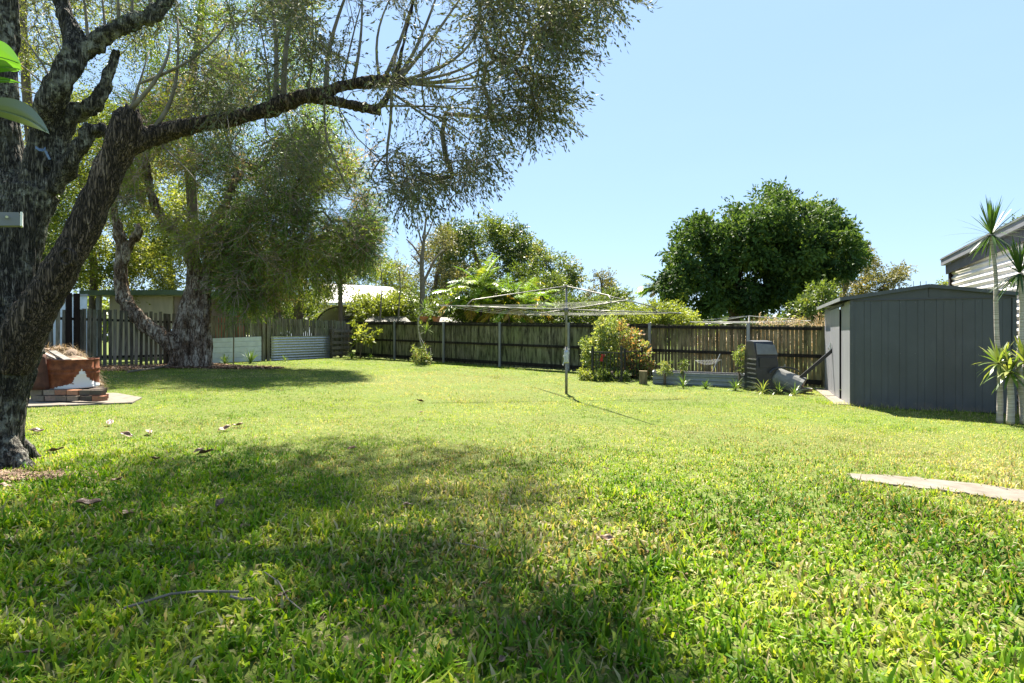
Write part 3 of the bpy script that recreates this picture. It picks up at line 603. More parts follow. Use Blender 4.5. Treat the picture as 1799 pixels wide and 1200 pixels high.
tg = np.vstack([ppoly(crown, 17.2, 21.5, 640, .43, .017, 8), ppoly([(230, 200), (270, 100), (360, 60), (450, 110), (560, 150), (600, 230), (400, 250)], 18, 21.5, 90, .5, .017, 18), ppoly([(260, 380), (420, 370), (450, 440), (430, 490), (395, 510), (372, 480), (320, 430)], 17.6, 19.5, 60, .42, .03),
    ppoly([(380, 440), (450, 450), (470, 530), (440, 545), (395, 520)], 18, 19.4, 40), ppoly([(500, 230), (650, 250), (662, 400), (640, 455), (560, 470), (500, 400)], 17.5, 21, 130, .5, .025, 3), ppoly([(440, 440), (640, 440), (610, 500), (520, 500), (460, 540)], 19.5, 21, 40, .5, .03, 4)])
tips = sk.grow(tg, .10, .05, .6, minid=10)
r = sk.radii(.008, 2.2, .12)
sk.main = [i < NM for i in range(len(sk.p))]; sk.mesh(r, only_main=False).build('branches', M['bgbark'], T2, smooth=True)
C_ = np.array([sk.p[t] for t in tips])
def tintp(pos, ci):
    n = ci.max()+1; b = np.clip(.42+(vn(C_[:, 0]*1.0+C_[:, 1], C_[:, 2], .55, 66, 3)-.5)*1.7+rng.normal(0, .10, n), 0, .78)[:n]; b = np.where(rng.random(n) < .11, .95, b); return np.clip(b[ci]+rng.normal(0, .08, len(ci)), 0, 1)
leafmesh('crown', C_, .60, 156, .14, .026, M['leaf_p'], T2, droop=.18, spread=.42, twl=1.25, fill=.45, tintfn=tintp, strands=12, twigs=M['twigp'], tww=.012)
# blue valve tap / ribbon not part of the tree: see below

# ------------------------------------------------------------------ generic distant trees
def gtree(name, label, trunk, polys, d0, d1, n, rad, per, L, W, mat, seed, trunk_r=.25, group=None, droop=.15, wig=.1, stick=None, up=.6, bark='bgbark', tipr=.012, sp=.9, extra=None, k=8, tmat=None, tf=None, thr=.36, fill=.5):
    global rng
    rng = np.random.default_rng(seed)
    dm = (d0+d1)/2; b = GX(trunk[0][0], dm); T = thing(name, b, label, 'tree', group)
    s = Skel(); rows = [(trunk[0][0], None, dm, trunk_r)]+[(*t, dm, None) for t in trunk[1:]]; pts = []
    m = len(rows)
    for i, (x, y, d, rr) in enumerate(rows):
        q = b if y is None else P(x, y, d+(rng.normal(0, .3) if i else 0)); pts.append((*q, trunk_r*(1-.65*i/(m-1))))
    c = smooth_curve(pts, 4); s.chain(c)
    tg = ppoly(polys, d0, d1, n, thr, .03*dm/30, seed)
    if extra is not None: tg = np.vstack([tg, extra])
    tips = s.grow(tg, wig, .03, .9, minid=max(1, len(c)//3), up=up); r_ = s.radii(tipr, 2.2, trunk_r*.8)
    s.main = [i < len(c) for i in range(len(s.p))]
    mt = MB(); mt.tube([q[:3] for q in c], [q[3] for q in c], 8); mt.build('trunk', M[bark], T, smooth=True)
    s.mesh(r_, only_main=False, minr=tipr*.9).build('branches', M[bark], T, smooth=True)
    Cc = np.array([s.p[t] for t in tips]); tf = tf or (lambda pos, ci: np.clip((b_ := np.clip(np.random.default_rng(seed).normal(.42, .26, ci.max()+1), 0, .92))[ci]+rng.normal(0, .12, len(ci)), 0, 1))
    leafmesh('crown', Cc, rng.uniform(.75, 1.2, len(Cc))*rad, per, L, W, mat, T, droop=droop, spread=sp, strands=k, tintfn=tf, fill=fill)
    return T
# behind the left fence
gtree('tree', 'leafy yellow-green tree seen between the black trunk and the leaning paperbark limb', [(160,), (165, 470), (150, 380), (140, 300)], [(60, 250), (150, 150), (260, 220), (330, 330), (330, 470), (300, 520), (120, 522), (60, 500), (40, 380)], 25, 30, 240, .75, 260, .13, .07, M['leaf_y'], 31, .22, 'trees beyond the left fence')
gtree('tree', 'tall sparse gum filling the top left corner with pale sunlit leaves', [(90,), (70, 400), (50, 200), (40, 0), (60, -120)], [(-60, -150), (250, -150), (330, -60), (280, 60), (260, 150), (200, 240), (60, 300), (-60, 330)], 18, 24, 190, .8, 200, .10, .04, M['leaf_y'], 32, .25, 'trees beyond the left fence')
gtree('tree', 'tall grey-green tree rising behind the paperbark crown towards the top of the picture', [(330,), (340, 420), (330, 200), (350, 60), (360, -80)], [(200, -150), (520, -150), (560, -20), (540, 80), (560, 160), (600, 250), (420, 330), (240, 260), (220, 100)], 23, 28, 250, .9, 230, .13, .05, M['leaf_p'], 33, .3, 'trees beyond the left fence', tf=None)
gtree('tree', 'dense olive tree behind the left of the paved slab beyond the picket fence', [(20,), (10, 450), (0, 350)], [(-150, 330), (100, 300), (120, 420), (110, 540), (-150, 560)], 19, 23, 90, .8, 240, .13, .06, M['leaf_g'], 34, .2, 'trees beyond the left fence')
gtree('tree', 'dark shaded tree standing directly behind the paperbark and green-roofed shelter', [(300,), (300, 480), (290, 400)], [(250, 330), (420, 330), (470, 420), (450, 505), (270, 505)], 29, 32, 130, .8, 230, .14, .07, M['leaf_g'], 35, .2, 'trees beyond the left fence')
shrub0 = 1
gtree('tree', 'bushy backdrop tree between the paperbark trunk and the domed canopy', [(520,), (520, 540), (520, 520)], [(430, 440), (560, 430), (575, 500), (565, 560), (430, 565)], 36, 39, 90, .8, 200, .17, .08, M['leaf_g'], 38, .2, 'trees beyond the left fence')
gtree('tree', 'slender brown-stemmed tree in front of the white domed canopy', [(598,), (598, 500), (597, 430), (595, 380)], [(480, 420), (650, 400), (660, 470), (640, 520), (560, 540), (500, 520)], 30.5, 33, 60, .6, 90, .16, .06, M['leaf_y'], 36, .16, 'trees beyond the left fence', droop=.6)
gtree('tree', 'twin-stemmed tree with bare twiggy lower branches left of the domed canopy', [(525,), (528, 500), (520, 430), (510, 360)], [(430, 330), (560, 300), (600, 400), (600, 480), (560, 560), (500, 540), (450, 480)], 30.5, 33, 80, .65, 110, .15, .05, M['leaf_g'], 37, .2, 'trees beyond the left fence', droop=.5)
gtree('tree', 'dark-trunked tree behind the white ribbed sheet, half hidden by hanging foliage', [(485,), (487, 500), (480, 430), (470, 380)], [(400, 330), (520, 330), (530, 460), (500, 540), (440, 520)], 28, 30, 50, .6, 120, .14, .05, M['leaf_g'], 39, .22, 'trees beyond the left fence', droop=.5)
# trees beyond the back fence
gtree('tree', 'round yellow-green tree behind the pale house roof', [(700,), (680, 510), (670, 480)], [(600, 480), (640, 455), (690, 460), (715, 490), (740, 530), (620, 530)], 58, 64, 60, 1.3, 190, .30, .13, M['leaf_y'], 41, .25, 'trees beyond the back fence')
gtree('tree', 'broad-crowned rain tree, the highest of the group left of the clothes hoist', [(840,), (845, 500), (835, 450), (830, 420)], [(765, 420), (800, 395), (850, 385), (870, 395), (905, 400), (935, 430), (950, 470), (940, 520), (880, 540), (800, 540), (770, 490)], 44, 50, 170, 1.0, 210, .24, .11, M['leaf_g'], 42, .3, 'trees beyond the back fence')
gtree('tree', 'thin-crowned grey-green tree with sky showing through left of the rain tree', [(760,), (765, 500), (775, 450)], [(715, 480), (755, 400), (800, 398), (820, 450), (810, 520), (720, 545)], 40, 43, 62, .8, 130, .20, .08, M['leaf_e'], 43, .22, 'trees beyond the back fence')
gtree('tree', 'leafy tree stepping down to the right of the rain tree behind the hoist mast', [(970,), (975, 500), (965, 470)], [(905, 440), (945, 440), (960, 452), (1000, 458), (1020, 480), (1010, 520), (1040, 560), (900, 565)], 40, 44, 95, .85, 180, .22, .10, M['leaf_g'], 44, .22, 'trees beyond the back fence')
gtree('tree', 'flat-topped gum with dark tiered clumps behind the hoist arms', [(1055,), (1058, 510), (1050, 480)], [(1028, 480), (1045, 473), (1062, 476), (1075, 498), (1082, 520), (1090, 545), (1030, 545), (1036, 505)], 56, 60, 30, 1.0, 150, .28, .12, M['leaf_e'], 45, .2, 'trees beyond the back fence')
gtree('tree', 'low rounded tree right of the tiered gum', [(1085,), (1085, 530), (1085, 515)], [(1060, 525), (1085, 508), (1105, 525), (1115, 560), (1050, 565)], 46, 50, 40, .8, 190, .22, .10, M['leaf_g'], 46, .2, 'trees beyond the back fence')
big = [(1172, 500), (1176, 470), (1180, 440), (1192, 412), (1210, 395), (1245, 378), (1272, 360), (1300, 350), (1330, 340), (1365, 332), (1378, 352), (1400, 354), (1436, 366), (1458, 366), (1462, 388), (1486, 402), (1498, 422), (1504, 445), (1494, 464), (1470, 480), (1440, 500), (1400, 520), (1300, 545), (1240, 545), (1205, 515), (1190, 525), (1176, 512)]
gtree('tree', 'huge dense dark green dome-shaped tree behind the right of the back fence', [(1290,), (1290, 520), (1300, 470), (1320, 420), (1330, 380)], big, 40, 54, 620, 1.05, 175, .36, .18, M['leaf_d'], 47, .5, 'trees beyond the back fence', droop=.35, sp=.7, thr=.43, fill=.4)
gtree('tree', 'airy gum with olive clumps at the right flank of the dark dome-shaped tree', [(1480,), (1482, 520), (1495, 480)], [(1450, 500), (1480, 450), (1520, 430), (1535, 455), (1545, 470), (1530, 490), (1500, 520), (1450, 545)], 56, 60, 48, 1.0, 130, .30, .12, M['leaf_e'], 48, .25, 'trees beyond the back fence')
gtree('tree', 'small olive gum just left above the ridge of the grey shed', [(1545,), (1550, 520), (1555, 500)], [(1500, 520), (1520, 490), (1560, 482), (1590, 472), (1588, 495), (1565, 502), (1545, 520)], 52, 55, 34, .9, 140, .26, .11, M['leaf_e'], 49, .2, 'trees beyond the back fence')
gtree('tree', 'bright leafy tree under the right edge of the dark dome-shaped tree', [(1440,), (1442, 540), (1445, 525)], [(1395, 535), (1440, 500), (1480, 520), (1490, 560), (1400, 565)], 33, 36, 34, .7, 150, .22, .11, M['leaf_g'], 50, .18, 'trees beyond the back fence')
gtree('tree', 'treetop peeping over the roof of the cream corrugated shed at the right edge', [(1790,), (1792, 430), (1793, 410)], [(1770, 412), (1785, 395), (1830, 392), (1830, 425), (1770, 425)], 40, 44, 26, .7, 160, .22, .10, M['leaf_g'], 51, .2, 'trees beyond the back fence')
gtree('tree', 'small yellow-green treetop at the post of the cream corrugated shed', [(1660,), (1660, 510), (1660, 500)], [(1645, 500), (1660, 494), (1672, 500), (1672, 530), (1645, 530)], 40, 43, 12, .6, 130, .2, .10, M['leaf_y'], 52, .15, 'trees beyond the back fence')
# far wood closing the horizon
rng = np.random.default_rng(59); n = 1500; X_ = rng.uniform(-170, 170, n); Y_ = rng.uniform(85, 125, n); hh = np.where(X_ < 18, 6.0, 3.6)*(.6+.8*vn(X_, Y_*0, .05, 3)); Cw = np.stack([X_, Y_, hh*rng.random(n)**.5], -1)
o = leafmesh('far_wood', Cw, 1.9, 44, 1.5, .8, M['leaf_g'], None, strands=4, droop=.1); tag(o, 'low line of distant trees along the horizon', 'far trees', kind='stuff')
# shrubs and hedges behind the fence
def shrub(name, label, poly, d0, d1, n, rad, per, L, W, mat, seed, cat='shrub', group=None, stemx=None, droop=.1, tf=None, k=8, b=None):
    global rng
    rng = np.random.default_rng(seed); dm = (d0+d1)/2; cx = stemx or sum(p[0] for p in poly)/len(poly)
    b = GX(cx, dm) if b is None else np.array(b, float); T = thing(name, b, label, cat, group); s = Skel(); s.chain([(*b, .04), (*(b+np.array((0, 0, .3))), .035)])
    tips = s.grow(ppoly(poly, d0, d1, n), .12, .05, .4, up=.3); r_ = s.radii(.004, 2.2, .04); s.mesh(r_).build('stems', M['bgbark'], T, smooth=True)
    leafmesh('foliage', np.array([s.p[t] for t in tips]), rad, per, L, W, mat, T, droop=droop, strands=k, tintfn=tf); return T
G2 = 'shrubs beyond the back fence'
shrub('shrub', 'bushy bright green shrub over the fence below the pale house roof', [(620, 525), (700, 520), (700, 565), (625, 568)], 32, 35, 55, .6, 190, .16, .08, M['leaf_y'], 61, group=G2)
shrub('shrub', 'green shrub over the fence between the house and the terracotta pots', [(690, 515), (800, 525), (800, 562), (690, 565)], 33, 36, 60, .6, 190, .16, .08, M['leaf_g'], 62, group=G2)
shrub('shrub', 'dark shrubs over the fence right of the hoist mast', [(985, 530), (1060, 535), (1130, 545), (1130, 575), (985, 575)], 25, 28, 70, .5, 200, .13, .07, M['leaf_g'], 63, group=G2)
shrub('shrub', 'rounded bright green hedge over the fence under the right hoist arm', [(1080, 545), (1130, 540), (1180, 542), (1225, 562), (1225, 580), (1080, 580)], 21.5, 24, 90, .38, 200, .10, .06, M['leaf_y'], 64, group=G2)
shrub('shrub', 'olive bush behind the golden palms', [(930, 490), (990, 490), (990, 560), (930, 560)], 34, 37, 50, .6, 180, .18, .08, M['leaf_g'], 65, group=G2)
shrub('shrub', 'dense low greenery at the fence right of the golden palms', [(800, 540), (990, 545), (990, 572), (800, 570)], 27, 29, 60, .5, 180, .14, .07, M['leaf_g'], 66, group=G2)
# dead tree
rng = np.random.default_rng(70); dT = 33; b = GX(742, dT); T = thing('tree', b, 'bare leafless tree with dark upswept twigs against the sky', 'tree'); s = Skel()
c = px([(742, 640, dT, 5), (742, 560, dT, 5), (742, 500, dT, 4.5), (741, 460, dT, 3.5), (745, 420, dT, 2.5), (748, 385, dT, 1.2)]); c[0][2] = b[2]; s.chain(c)
for rows in ([(742, 500, dT, 3), (752, 480, dT, 2.5), (765, 455, dT, 2), (778, 440, dT, 1)], [(741, 455, dT, 2), (728, 435, dT, 1.6), (714, 420, dT, 1)], [(742, 430, dT, 1.8), (735, 405, dT, 1.2), (732, 385, dT, .8)], [(744, 425, dT, 1.8), (756, 400, dT, 1.2), (762, 380, dT, .8)], [(742, 470, dT, 2), (730, 455, dT, 1.5), (722, 448, dT, 1)], [(742, 418, dT, 1.5), (748, 395, dT, 1), (752, 375, dT, .7)]):
    cc = px(rows); s.chain(cc, s.near(cc[0][:3]))
NN = len(s.p); s.grow(ppoly([(712, 425), (730, 388), (745, 375), (768, 385), (760, 430), (775, 445), (750, 480), (725, 450)], dT-1.2, dT+1.2, 110), .05, 0, .5, minid=6, up=1.5)
r_ = s.radii(.009, 2.2, .06); s.mesh(r_).build('branches', M['twig'], T, smooth=True)
# spindly saplings with few leaves against the sky
for (lab, x0, pl, sd) in (('thin sapling with sparse hanging leaves left of the bare tree', 700, [(685, 440), (712, 430), (722, 470), (705, 500), (690, 490)], 71), ('wispy nearly leafless sapling beside the paperbark crown', 668, [(655, 410), (680, 395), (678, 450), (662, 470)], 72)):
    rng = np.random.default_rng(sd); b = GX(x0, 31); T = thing('tree', b, lab, 'tree', 'saplings beyond the back fence'); s = Skel(); c = px([(x0, 625, 31, 1.6), (x0, 560, 31, 1.5), (x0+3, 500, 31, 1.1), (x0+1, 470, 31, .8)]); c[0][2] = b[2]; s.chain(c)
    tips = s.grow(ppoly(pl, 30, 32, 26), .05, 0, .5, minid=8, up=2); r_ = s.radii(.006, 2.2, .04); s.mesh(r_).build('branches', M['twig'], T, smooth=True)
    leafmesh('foliage', np.array([s.p[t] for t in tips]), .3, 8 if sd == 71 else 4, .15, .05, M['leaf_e'], T, droop=1., strands=4)

# ------------------------------------------------------------------ palms and spiky plants
def ribbon(V, Fc, Tt, a, d, L, W, bend, n=5, t=.5, fold=0., tip=.08, seg_w=None):
    """one arching leaf starting at a in direction d, drooping by bend"""
    d = d/np.linalg.norm(d); sd = np.cross(d, (0, 0, 1.)); 
    if np.linalg.norm(sd) < .05: sd = np.array((1., 0, 0))
    sd /= np.linalg.norm(sd); p = a.copy(); cur = d.copy(); b = len(V)
    for i in range(n+1):
        u = i/n; w_ = W*(math.sin(math.pi*min(1, .12+u*.88))**.6 if u < 1 else tip); w_ = max(w_, W*tip)
        V.append(p-sd*w_/2); V.append(p+sd*w_/2); Tt += [t, t]
        if i: Fc.append((b+2*i-2, b+2*i-1, b+2*i+1, b+2*i))
        cur = cur+np.array((0, 0, -bend/n*1.)); cur /= np.linalg.norm(cur); p = p+cur*L/n
def rosette(name, c, n, L, W, mat, parent, up0=-.2, up1=1., bend=.8, spread=None, seed=0, tb=.5, axis=None):
    r_ = np.random.default_rng(seed); V, Fc, Tt = [], [], []
    for i in range(n):
        az = i*2.39996+r_.normal(0, .2); u = r_.uniform(up0, up1) if i > n*.15 else r_.uniform(.7, 1)*up1
        d = np.array((math.cos(az)*math.cos(u*1.5), math.sin(az)*math.cos(u*1.5), math.sin(u*1.5)))
        if axis is not None: d = d+np.array(axis)*.5
        ribbon(V, Fc, Tt, np.array(c, float)+d*.01, d, L*r_.uniform(.7, 1.15), W*r_.uniform(.8, 1.2), bend*(1.1-max(u, 0)*.8), 5, float(np.clip(tb+r_.normal(0, .22)-.25*(u < 0), 0, 1)))
    return npmesh(name, V, Fc, mat, parent, tint=Tt)
def frond(V, Fc, Tt, a, d, L, r_, t0, leaf=.32, n=16, bend=1.1, w=.03):
    d = d/np.linalg.norm(d); p = a.copy(); cur = d.copy(); n_ = n
    for i in range(n_):
        cur = cur+np.array((0, 0, -bend/n_)); cur /= np.linalg.norm(cur); q = p+cur*L/n_
        sd = np.cross(cur, (0, 0, 1.)); sd /= (np.linalg.norm(sd)+1e-6); up = np.cross(sd, cur)
        b = len(V); V += [p-sd*.012, p+sd*.012, q+sd*.012, q-sd*.012]; Tt += [t0]*4; Fc.append((b, b+1, b+2, b+3))
        if i > 1:
            ll = leaf*math.sin(math.pi*(i+1)/(n_+1.5))**.7
            for s_ in (-1, 1):
                for h in (0, .5):
                    o_ = p+(q-p)*h; dd = sd*s_*.8+cur*.6+up*.25+np.array(r_.normal(0, .08, 3)); ribbon(V, Fc, Tt, o_, dd, ll*r_.uniform(.85, 1.1), w, .7, 2, float(np.clip(t0+r_.normal(0, .06), 0, 1)), tip=.1)
        p = q
def palm(name, label, x, d, stems, fl, nf, seed, group=None, leaf=.34, nseg=13, top=None, crown_r=.08, w=.035):
    r_ = np.random.default_rng(seed); b = GX(x, d); T = thing(name, b, label, 'palm', group)
    for (dx, yt) in stems:
        q0 = b+np.array((dx*.5, r_.normal(0, .2), 0)); q1 = P(x, yt, d); q1[0] += dx; m = MB(); m.tube([q0, q0*.5+q1*.5+np.array((dx*.1, 0, 0)), q1], [crown_r, crown_r*.8, crown_r*.6], 7); m.build('trunk', M['bgbark'], T, smooth=True)
        V, Fc, Tt = [], [], []
        for i in range(nf):
            az = i*2.4+r_.normal(0, .3); u = r_.uniform(.05, 1.35); old = u < .35 and r_.random() < .6
            dd = np.array((math.cos(az)*math.cos(u), math.sin(az)*math.cos(u), math.sin(u))); frond(V, Fc, Tt, q1.copy(), dd, fl*r_.uniform(.8, 1.1), r_, .93 if old else float(np.clip(r_.normal(.5, .18), .1, .8)), leaf, nseg, 1.2, w)
        npmesh('fronds', V, Fc, M['palm'], T, tint=Tt)
    return T
palm('palm', 'clump of golden cane palms with green and yellowing fronds behind the fence', 842, 27, [(-.45, 530), (.1, 510), (.5, 540)], 2.1, 20, 5, None, .5, 15, w=.075)
palm('palm', 'golden cane palm with orange dying fronds left of the hoist mast', 905, 26, [(-.3, 545), (.4, 540)], 1.9, 20, 6, None, .48, 14, w=.07)
palm('palm', 'small palm showing one bright frond above the hoist brace', 950, 30, [(0, 520)], 1.3, 13, 8, None, .4, 11, w=.07)
palm('palm', 'distant feathery palm left of the dark dome-shaped tree', 1162, 52, [(0, 510)], 2.8, 30, 7, None, .9, 12, crown_r=.25, w=.14)
# dracaenas at the right
def dracaena(label, base_px, d, stem, head, n, L, W, seed, low=None, group='dracaenas beside the grey shed'):
    b = GX(base_px, d); T = thing('dracaena', b, label, 'plant', group)
    m = MB(); c = px([(x, y, d+(dd if False else 0), r_) for x, y, r_ in stem]); c[0][2] = min(c[0][2], b[2]); m.tube([q[:3] for q in c], [q[3] for q in c], 10); m.build('stem', M['drac'], T, smooth=True)
    rosette('leaf_head', c[-1][:3], n, L, W, M['spike'], T, -.55, 1.0, .45, seed=seed, tb=.45)
    return T
k = NT('ringed_pale_cane'); v = k.coords((1, 1, 30)); c = k.ramp(k.noise(v, 1.6, 3), [(.35, (.20, .17, .14)), (.6, (.46, .42, .38))]); k.bump(k.noise(v, 1.6, 2), .4, .01); M['drac'] = k.fin(c, .85, 0, .2)
dracaena('tallest thin-caned dracaena in front of the grey shed, its spiky head above the roofline', 1757, 9.3, [(1757, 735, 4), (1757, 680, 3.8), (1758, 640, 3.6), (1752, 600, 3.6), (1750, 540, 3.4), (1749, 480, 3.), (1744, 440, 2.7), (1742, 412, 2.5)], None, 92, .60, .024, 1)
dracaena('thin dracaena cane at the right picture edge, spiky head before the cream wall', 1796, 9.0, [(1798, 745, 5), (1796, 690, 5), (1790, 640, 4.4), (1795, 590, 4.4), (1796, 540, 4.2), (1794, 500, 4), (1792, 480, 3.6)], None, 86, .60, .027, 2)
def lowdrac(label, bx, d, ytop, rpx, n, L, W, seed, tb=.75):
    b = GX(bx, d); T = thing('dracaena', b, label, 'plant', 'low dracaena heads beside the grey shed'); m = MB(); c = px([(bx, 745, d, rpx), (bx+1, (745+ytop)/2, d, rpx*.85), (bx-1, ytop, d, rpx*.6)]); m.tube([q[:3] for q in c], [q[3] for q in c], 10); m.build('stem', M['drac'], T, smooth=True)
    rosette('leaf_head', c[-1][:3], n, L, W, M['strap'], T, -.6, .95, .8, seed=seed, tb=tb)
lowdrac('short thick dracaena trunk with drooping green leaf rosette in front of the shed wall', 1756, 9.15, 640, 5, 46, .42, .045, 3)
lowdrac('second short dracaena trunk close to the right edge with broad strap leaves', 1775, 8.9, 655, 6, 40, .40, .045, 4)
lowdrac('lowest dracaena rosette at the right picture edge with bright leaves', 1803, 8.7, 640, 5, 40, .42, .045, 9)
# ------------------------------------------------------------------ back paling fence
rng = np.random.default_rng(81)
def topz(X): return np.interp(X, [-8.6, -5.75, 0, 8.7], [2.04, 1.98, 1.81, 1.575])
u_b = np.array((1, -.821, 0))/math.hypot(1, .821); n_b = np.array((-.821, -1, 0))/math.hypot(1, .821)   # n_b points to the yard
post_px = [695, 781, 880, 1001, 1143, 1316]; post_X = []
for p_ in post_px:
    r_ = (p_-CX)/F; post_X.append(22.28*r_/(1+.821*r_))
split = post_X[4]; XL, XR = -8.35, 8.62
def fence_thing(label, xa, xb, mat, gap, wd, posts, name='paling_fence', th_rail=.09):
    b = back_line((xa+xb)/2); T = thing(name, b, label, 'fence', 'back fence lengths')
    cuts = [xa]+[p_ for p_ in posts if xa < p_ < xb]+[xb]
    for a0, a1 in zip(cuts[:-1], cuts[1:]):
        m = MB(); X = a0; st = (wd+gap)/math.hypot(1, .821)
        while X < a1-.02:
            wj = wd*rng.uniform(.85, 1.1); c = back_line(X+st/2); zt = topz(X)+rng.normal(0, .012); zb = c[2]+.03+rng.normal(0, .012); tl = rng.normal(0, .006)
            off = n_b*(-.02+rng.choice((0, .012) if gap < 0 else (0, .004))*1.)
            up = np.array((u_b[0]*tl, u_b[1]*tl, 1)); cc = c+off; cc[2] = (zt+zb)/2
            m.box(cc, wj, .016, zt-zb, u_b, None, up, t=float(np.clip(rng.normal(.6, .22), 0, 1)))
            X += st*rng.uniform(.96, 1.04)
        m.build('paling_panel', mat, T)
        for hz, hh in ((.97, .085), (.53, .095), (.115, .13)):
            m = MB(); pa, pb = back_line(a0), back_line(a1)
            for q, X_ in ((pa, a0), (pb, a1)): q[2] = q[2]+(topz(X_)-q[2])*hz-.03; q += n_b*(.018)
            m.bar(pa, pb, .05, hh, t=.3)
            m.build('rail', M['rail'], T)
    return T
fl = fence_thing('long left length of mossy back fence, its palings lapped without gaps', XL, split-.02, M['fence_old'], -.012, .105, post_X)
fr = fence_thing('right length of brown back fence with gaps between palings, behind the raised bed', split+.02, XR, M['fence_tan'], .014, .098, post_X)
for i, X in enumerate(post_X):
    c = back_line(X)+n_b*.075; zt = topz(X)+(.03 if i < 4 else .04); par = fl if i < 5 else fr; m = MB()
    m.box((c[0], c[1], (zt+c[2]-.1)/2), .085, .06, zt-c[2]+.1, u_b, None, (0, 0, 1)); m.box((c[0]-n_b[0]*.0, c[1], zt+.006), .093, .068, .012, u_b)
    m.build('post', M['steelpost'], par)
# mossy capping on the left length
m = MB(); pts = []
for X in np.arange(XL, split, .12):
    c = back_line(X); m.box((c[0]-n_b[0]*.02, c[1]-n_b[1]*.02, topz(X)+.008+rng.normal(0, .008)), .15, .07+rng.uniform(0, .02), .03+rng.uniform(0, .02), u_b, None, (u_b[0]*rng.normal(0, .05), 0, 1), t=float(rng.uniform(.2, .6)))
m.build('capping', M['rail'], fl)

# ------------------------------------------------------------------ left picket fence
u_l = np.append((LF_B-LF_A)/LF_L, 0); n_l = np.array((u_l[1], -u_l[0], 0))     # towards the yard
TL = thing('picket_fence', left_line(8.), 'grey-brown wooden picket fence along the left side behind the paperbark', 'fence')
t_corr0, t_corr1, t_w0, t_w1, t_pal0 = left_at_px(473), left_at_px(577), left_at_px(369), left_at_px(456), left_at_px(580)
spans = [(0, 4.2), (4.2, 7.0), (7.0, left_at_px(369)), (left_at_px(369), left_at_px(466)), (left_at_px(466), left_at_px(580)), (left_at_px(580), LF_L)]
for k_, (a0, a1) in enumerate(spans):
    m = MB(); t = a0
    while t < a1-.02:
        ww = .105 if k_ < 4 else .10; gp = .062 if k_ < 3 else .03; c = left_line(t+ww/2); h = 1.88+rng.normal(0, .025) if k_ > 0 else 1.85+rng.normal(0, .03)
        zt, zb = c[2]+h, c[2]+.05+rng.normal(0, .02); lean = rng.normal(0, .012); up = np.array((u_l[0]*lean, u_l[1]*lean, 1)); tt = float(np.clip(rng.normal(.55, .25), 0, 1))
        if k_ == 1 and rng.random() < .3: tt = .1
        cc = c+n_l*.0; cc[2] = (zt+zb)/2; m.box(cc, ww*rng.uniform(.9, 1.05), .02, zt-zb, u_l, None, up, tt); t += ww+gp*rng.uniform(.7, 1.3)
    m.build('picket_panel', M['picket'], TL)
    for hz in (1.55, .35):
        m = MB(); pa, pb = left_line(a0)-n_l*.045, left_line(a1)-n_l*.045; pa[2] += hz; pb[2] += hz; m.bar(pa, pb, .045, .08, t=.4); m.build('rail', M['rail'], TL)
    m = MB(); c = left_line(a0)-n_l*.11; m.box((c[0], c[1], c[2]+.9), .10, .10, 1.9, u_l); m.build('post', M['picket'], TL)
# two taller posts before the corrugated sheet
TP = thing('timber_post_pair', left_line(left_at_px(464))+n_l*.08, 'pair of tall mossy upright boards between the white sheet and the corrugated sheet', 'timber posts')
for p_ in (461, 469): m = MB(); c = left_line(left_at_px(p_))+n_l*.07; m.box((c[0], c[1], c[2]+.92), .15, .035, 1.84, u_l, t=.75); m.build('board', M['picket'], TP)
# corrugated and ribbed sheets
def sheetmesh(name, label, cat, t0, t1, z0a, z1a, z0b, z1b, prof, mat, off=.10, amp=.011, pitch=.076, nz=96):
    a, b = left_line(t0)+n_l*off, left_line(t1)+n_l*off; rows = []
    for i in range(nz+1):
        v_ = i/nz
        za, zb = z0a+(z1a-z0a)*v_, z0b+(z1b-z0b)*v_; H = (z1a-z0a)*v_
        o_ = amp*math.sin(2*math.pi*H/pitch) if prof == 'sin' else amp*(1 if (H % pitch) < .022 else 0)
        r0 = a+n_l*o_; r1 = b+n_l*o_; row = []
        for s_ in np.linspace(0, 1, 9): q = r0+(r1-r0)*s_; q[2] = za+(zb-za)*s_; row.append(q)
        rows.append(row)
    T = thing(name, ((a+b)/2)*np.array((1, 1, 0))+np.array((0, 0, (z0a+z0b)/2)), label, cat); m = MB(); m.sheet(rows); o = m.build('sheet', mat, T, smooth=(prof == 'sin'), solid=.002); return T
sheetmesh('corrugated_sheet', 'silver corrugated iron sheet standing on edge against the picket fence', 'metal sheet', t_corr0, t_corr1, .19, 1.27, .17, 1.31, 'sin', M['galv'], amp=.016, pitch=.118)
WS = sheetmesh('ribbed_sheet', 'white ribbed metal sheet leaning by the picket fence right of the paperbark trunk', 'metal sheet', t_w0, t_w1, .20, 1.20, .17, 1.27, 'rib', M['whitesheet'], amp=-.022, pitch=.205)
# thin stake in front of the white sheet
m = MB(); q = GX(410, 20.8); m.bar(q-np.array((0, 0, .1)), P(411, 572, 20.8), .035, t=.8); o = m.build('garden_stake', M['picket'], None, loc=q); tag(o, 'thin pale timber stake standing in front of the white ribbed sheet', 'stake')
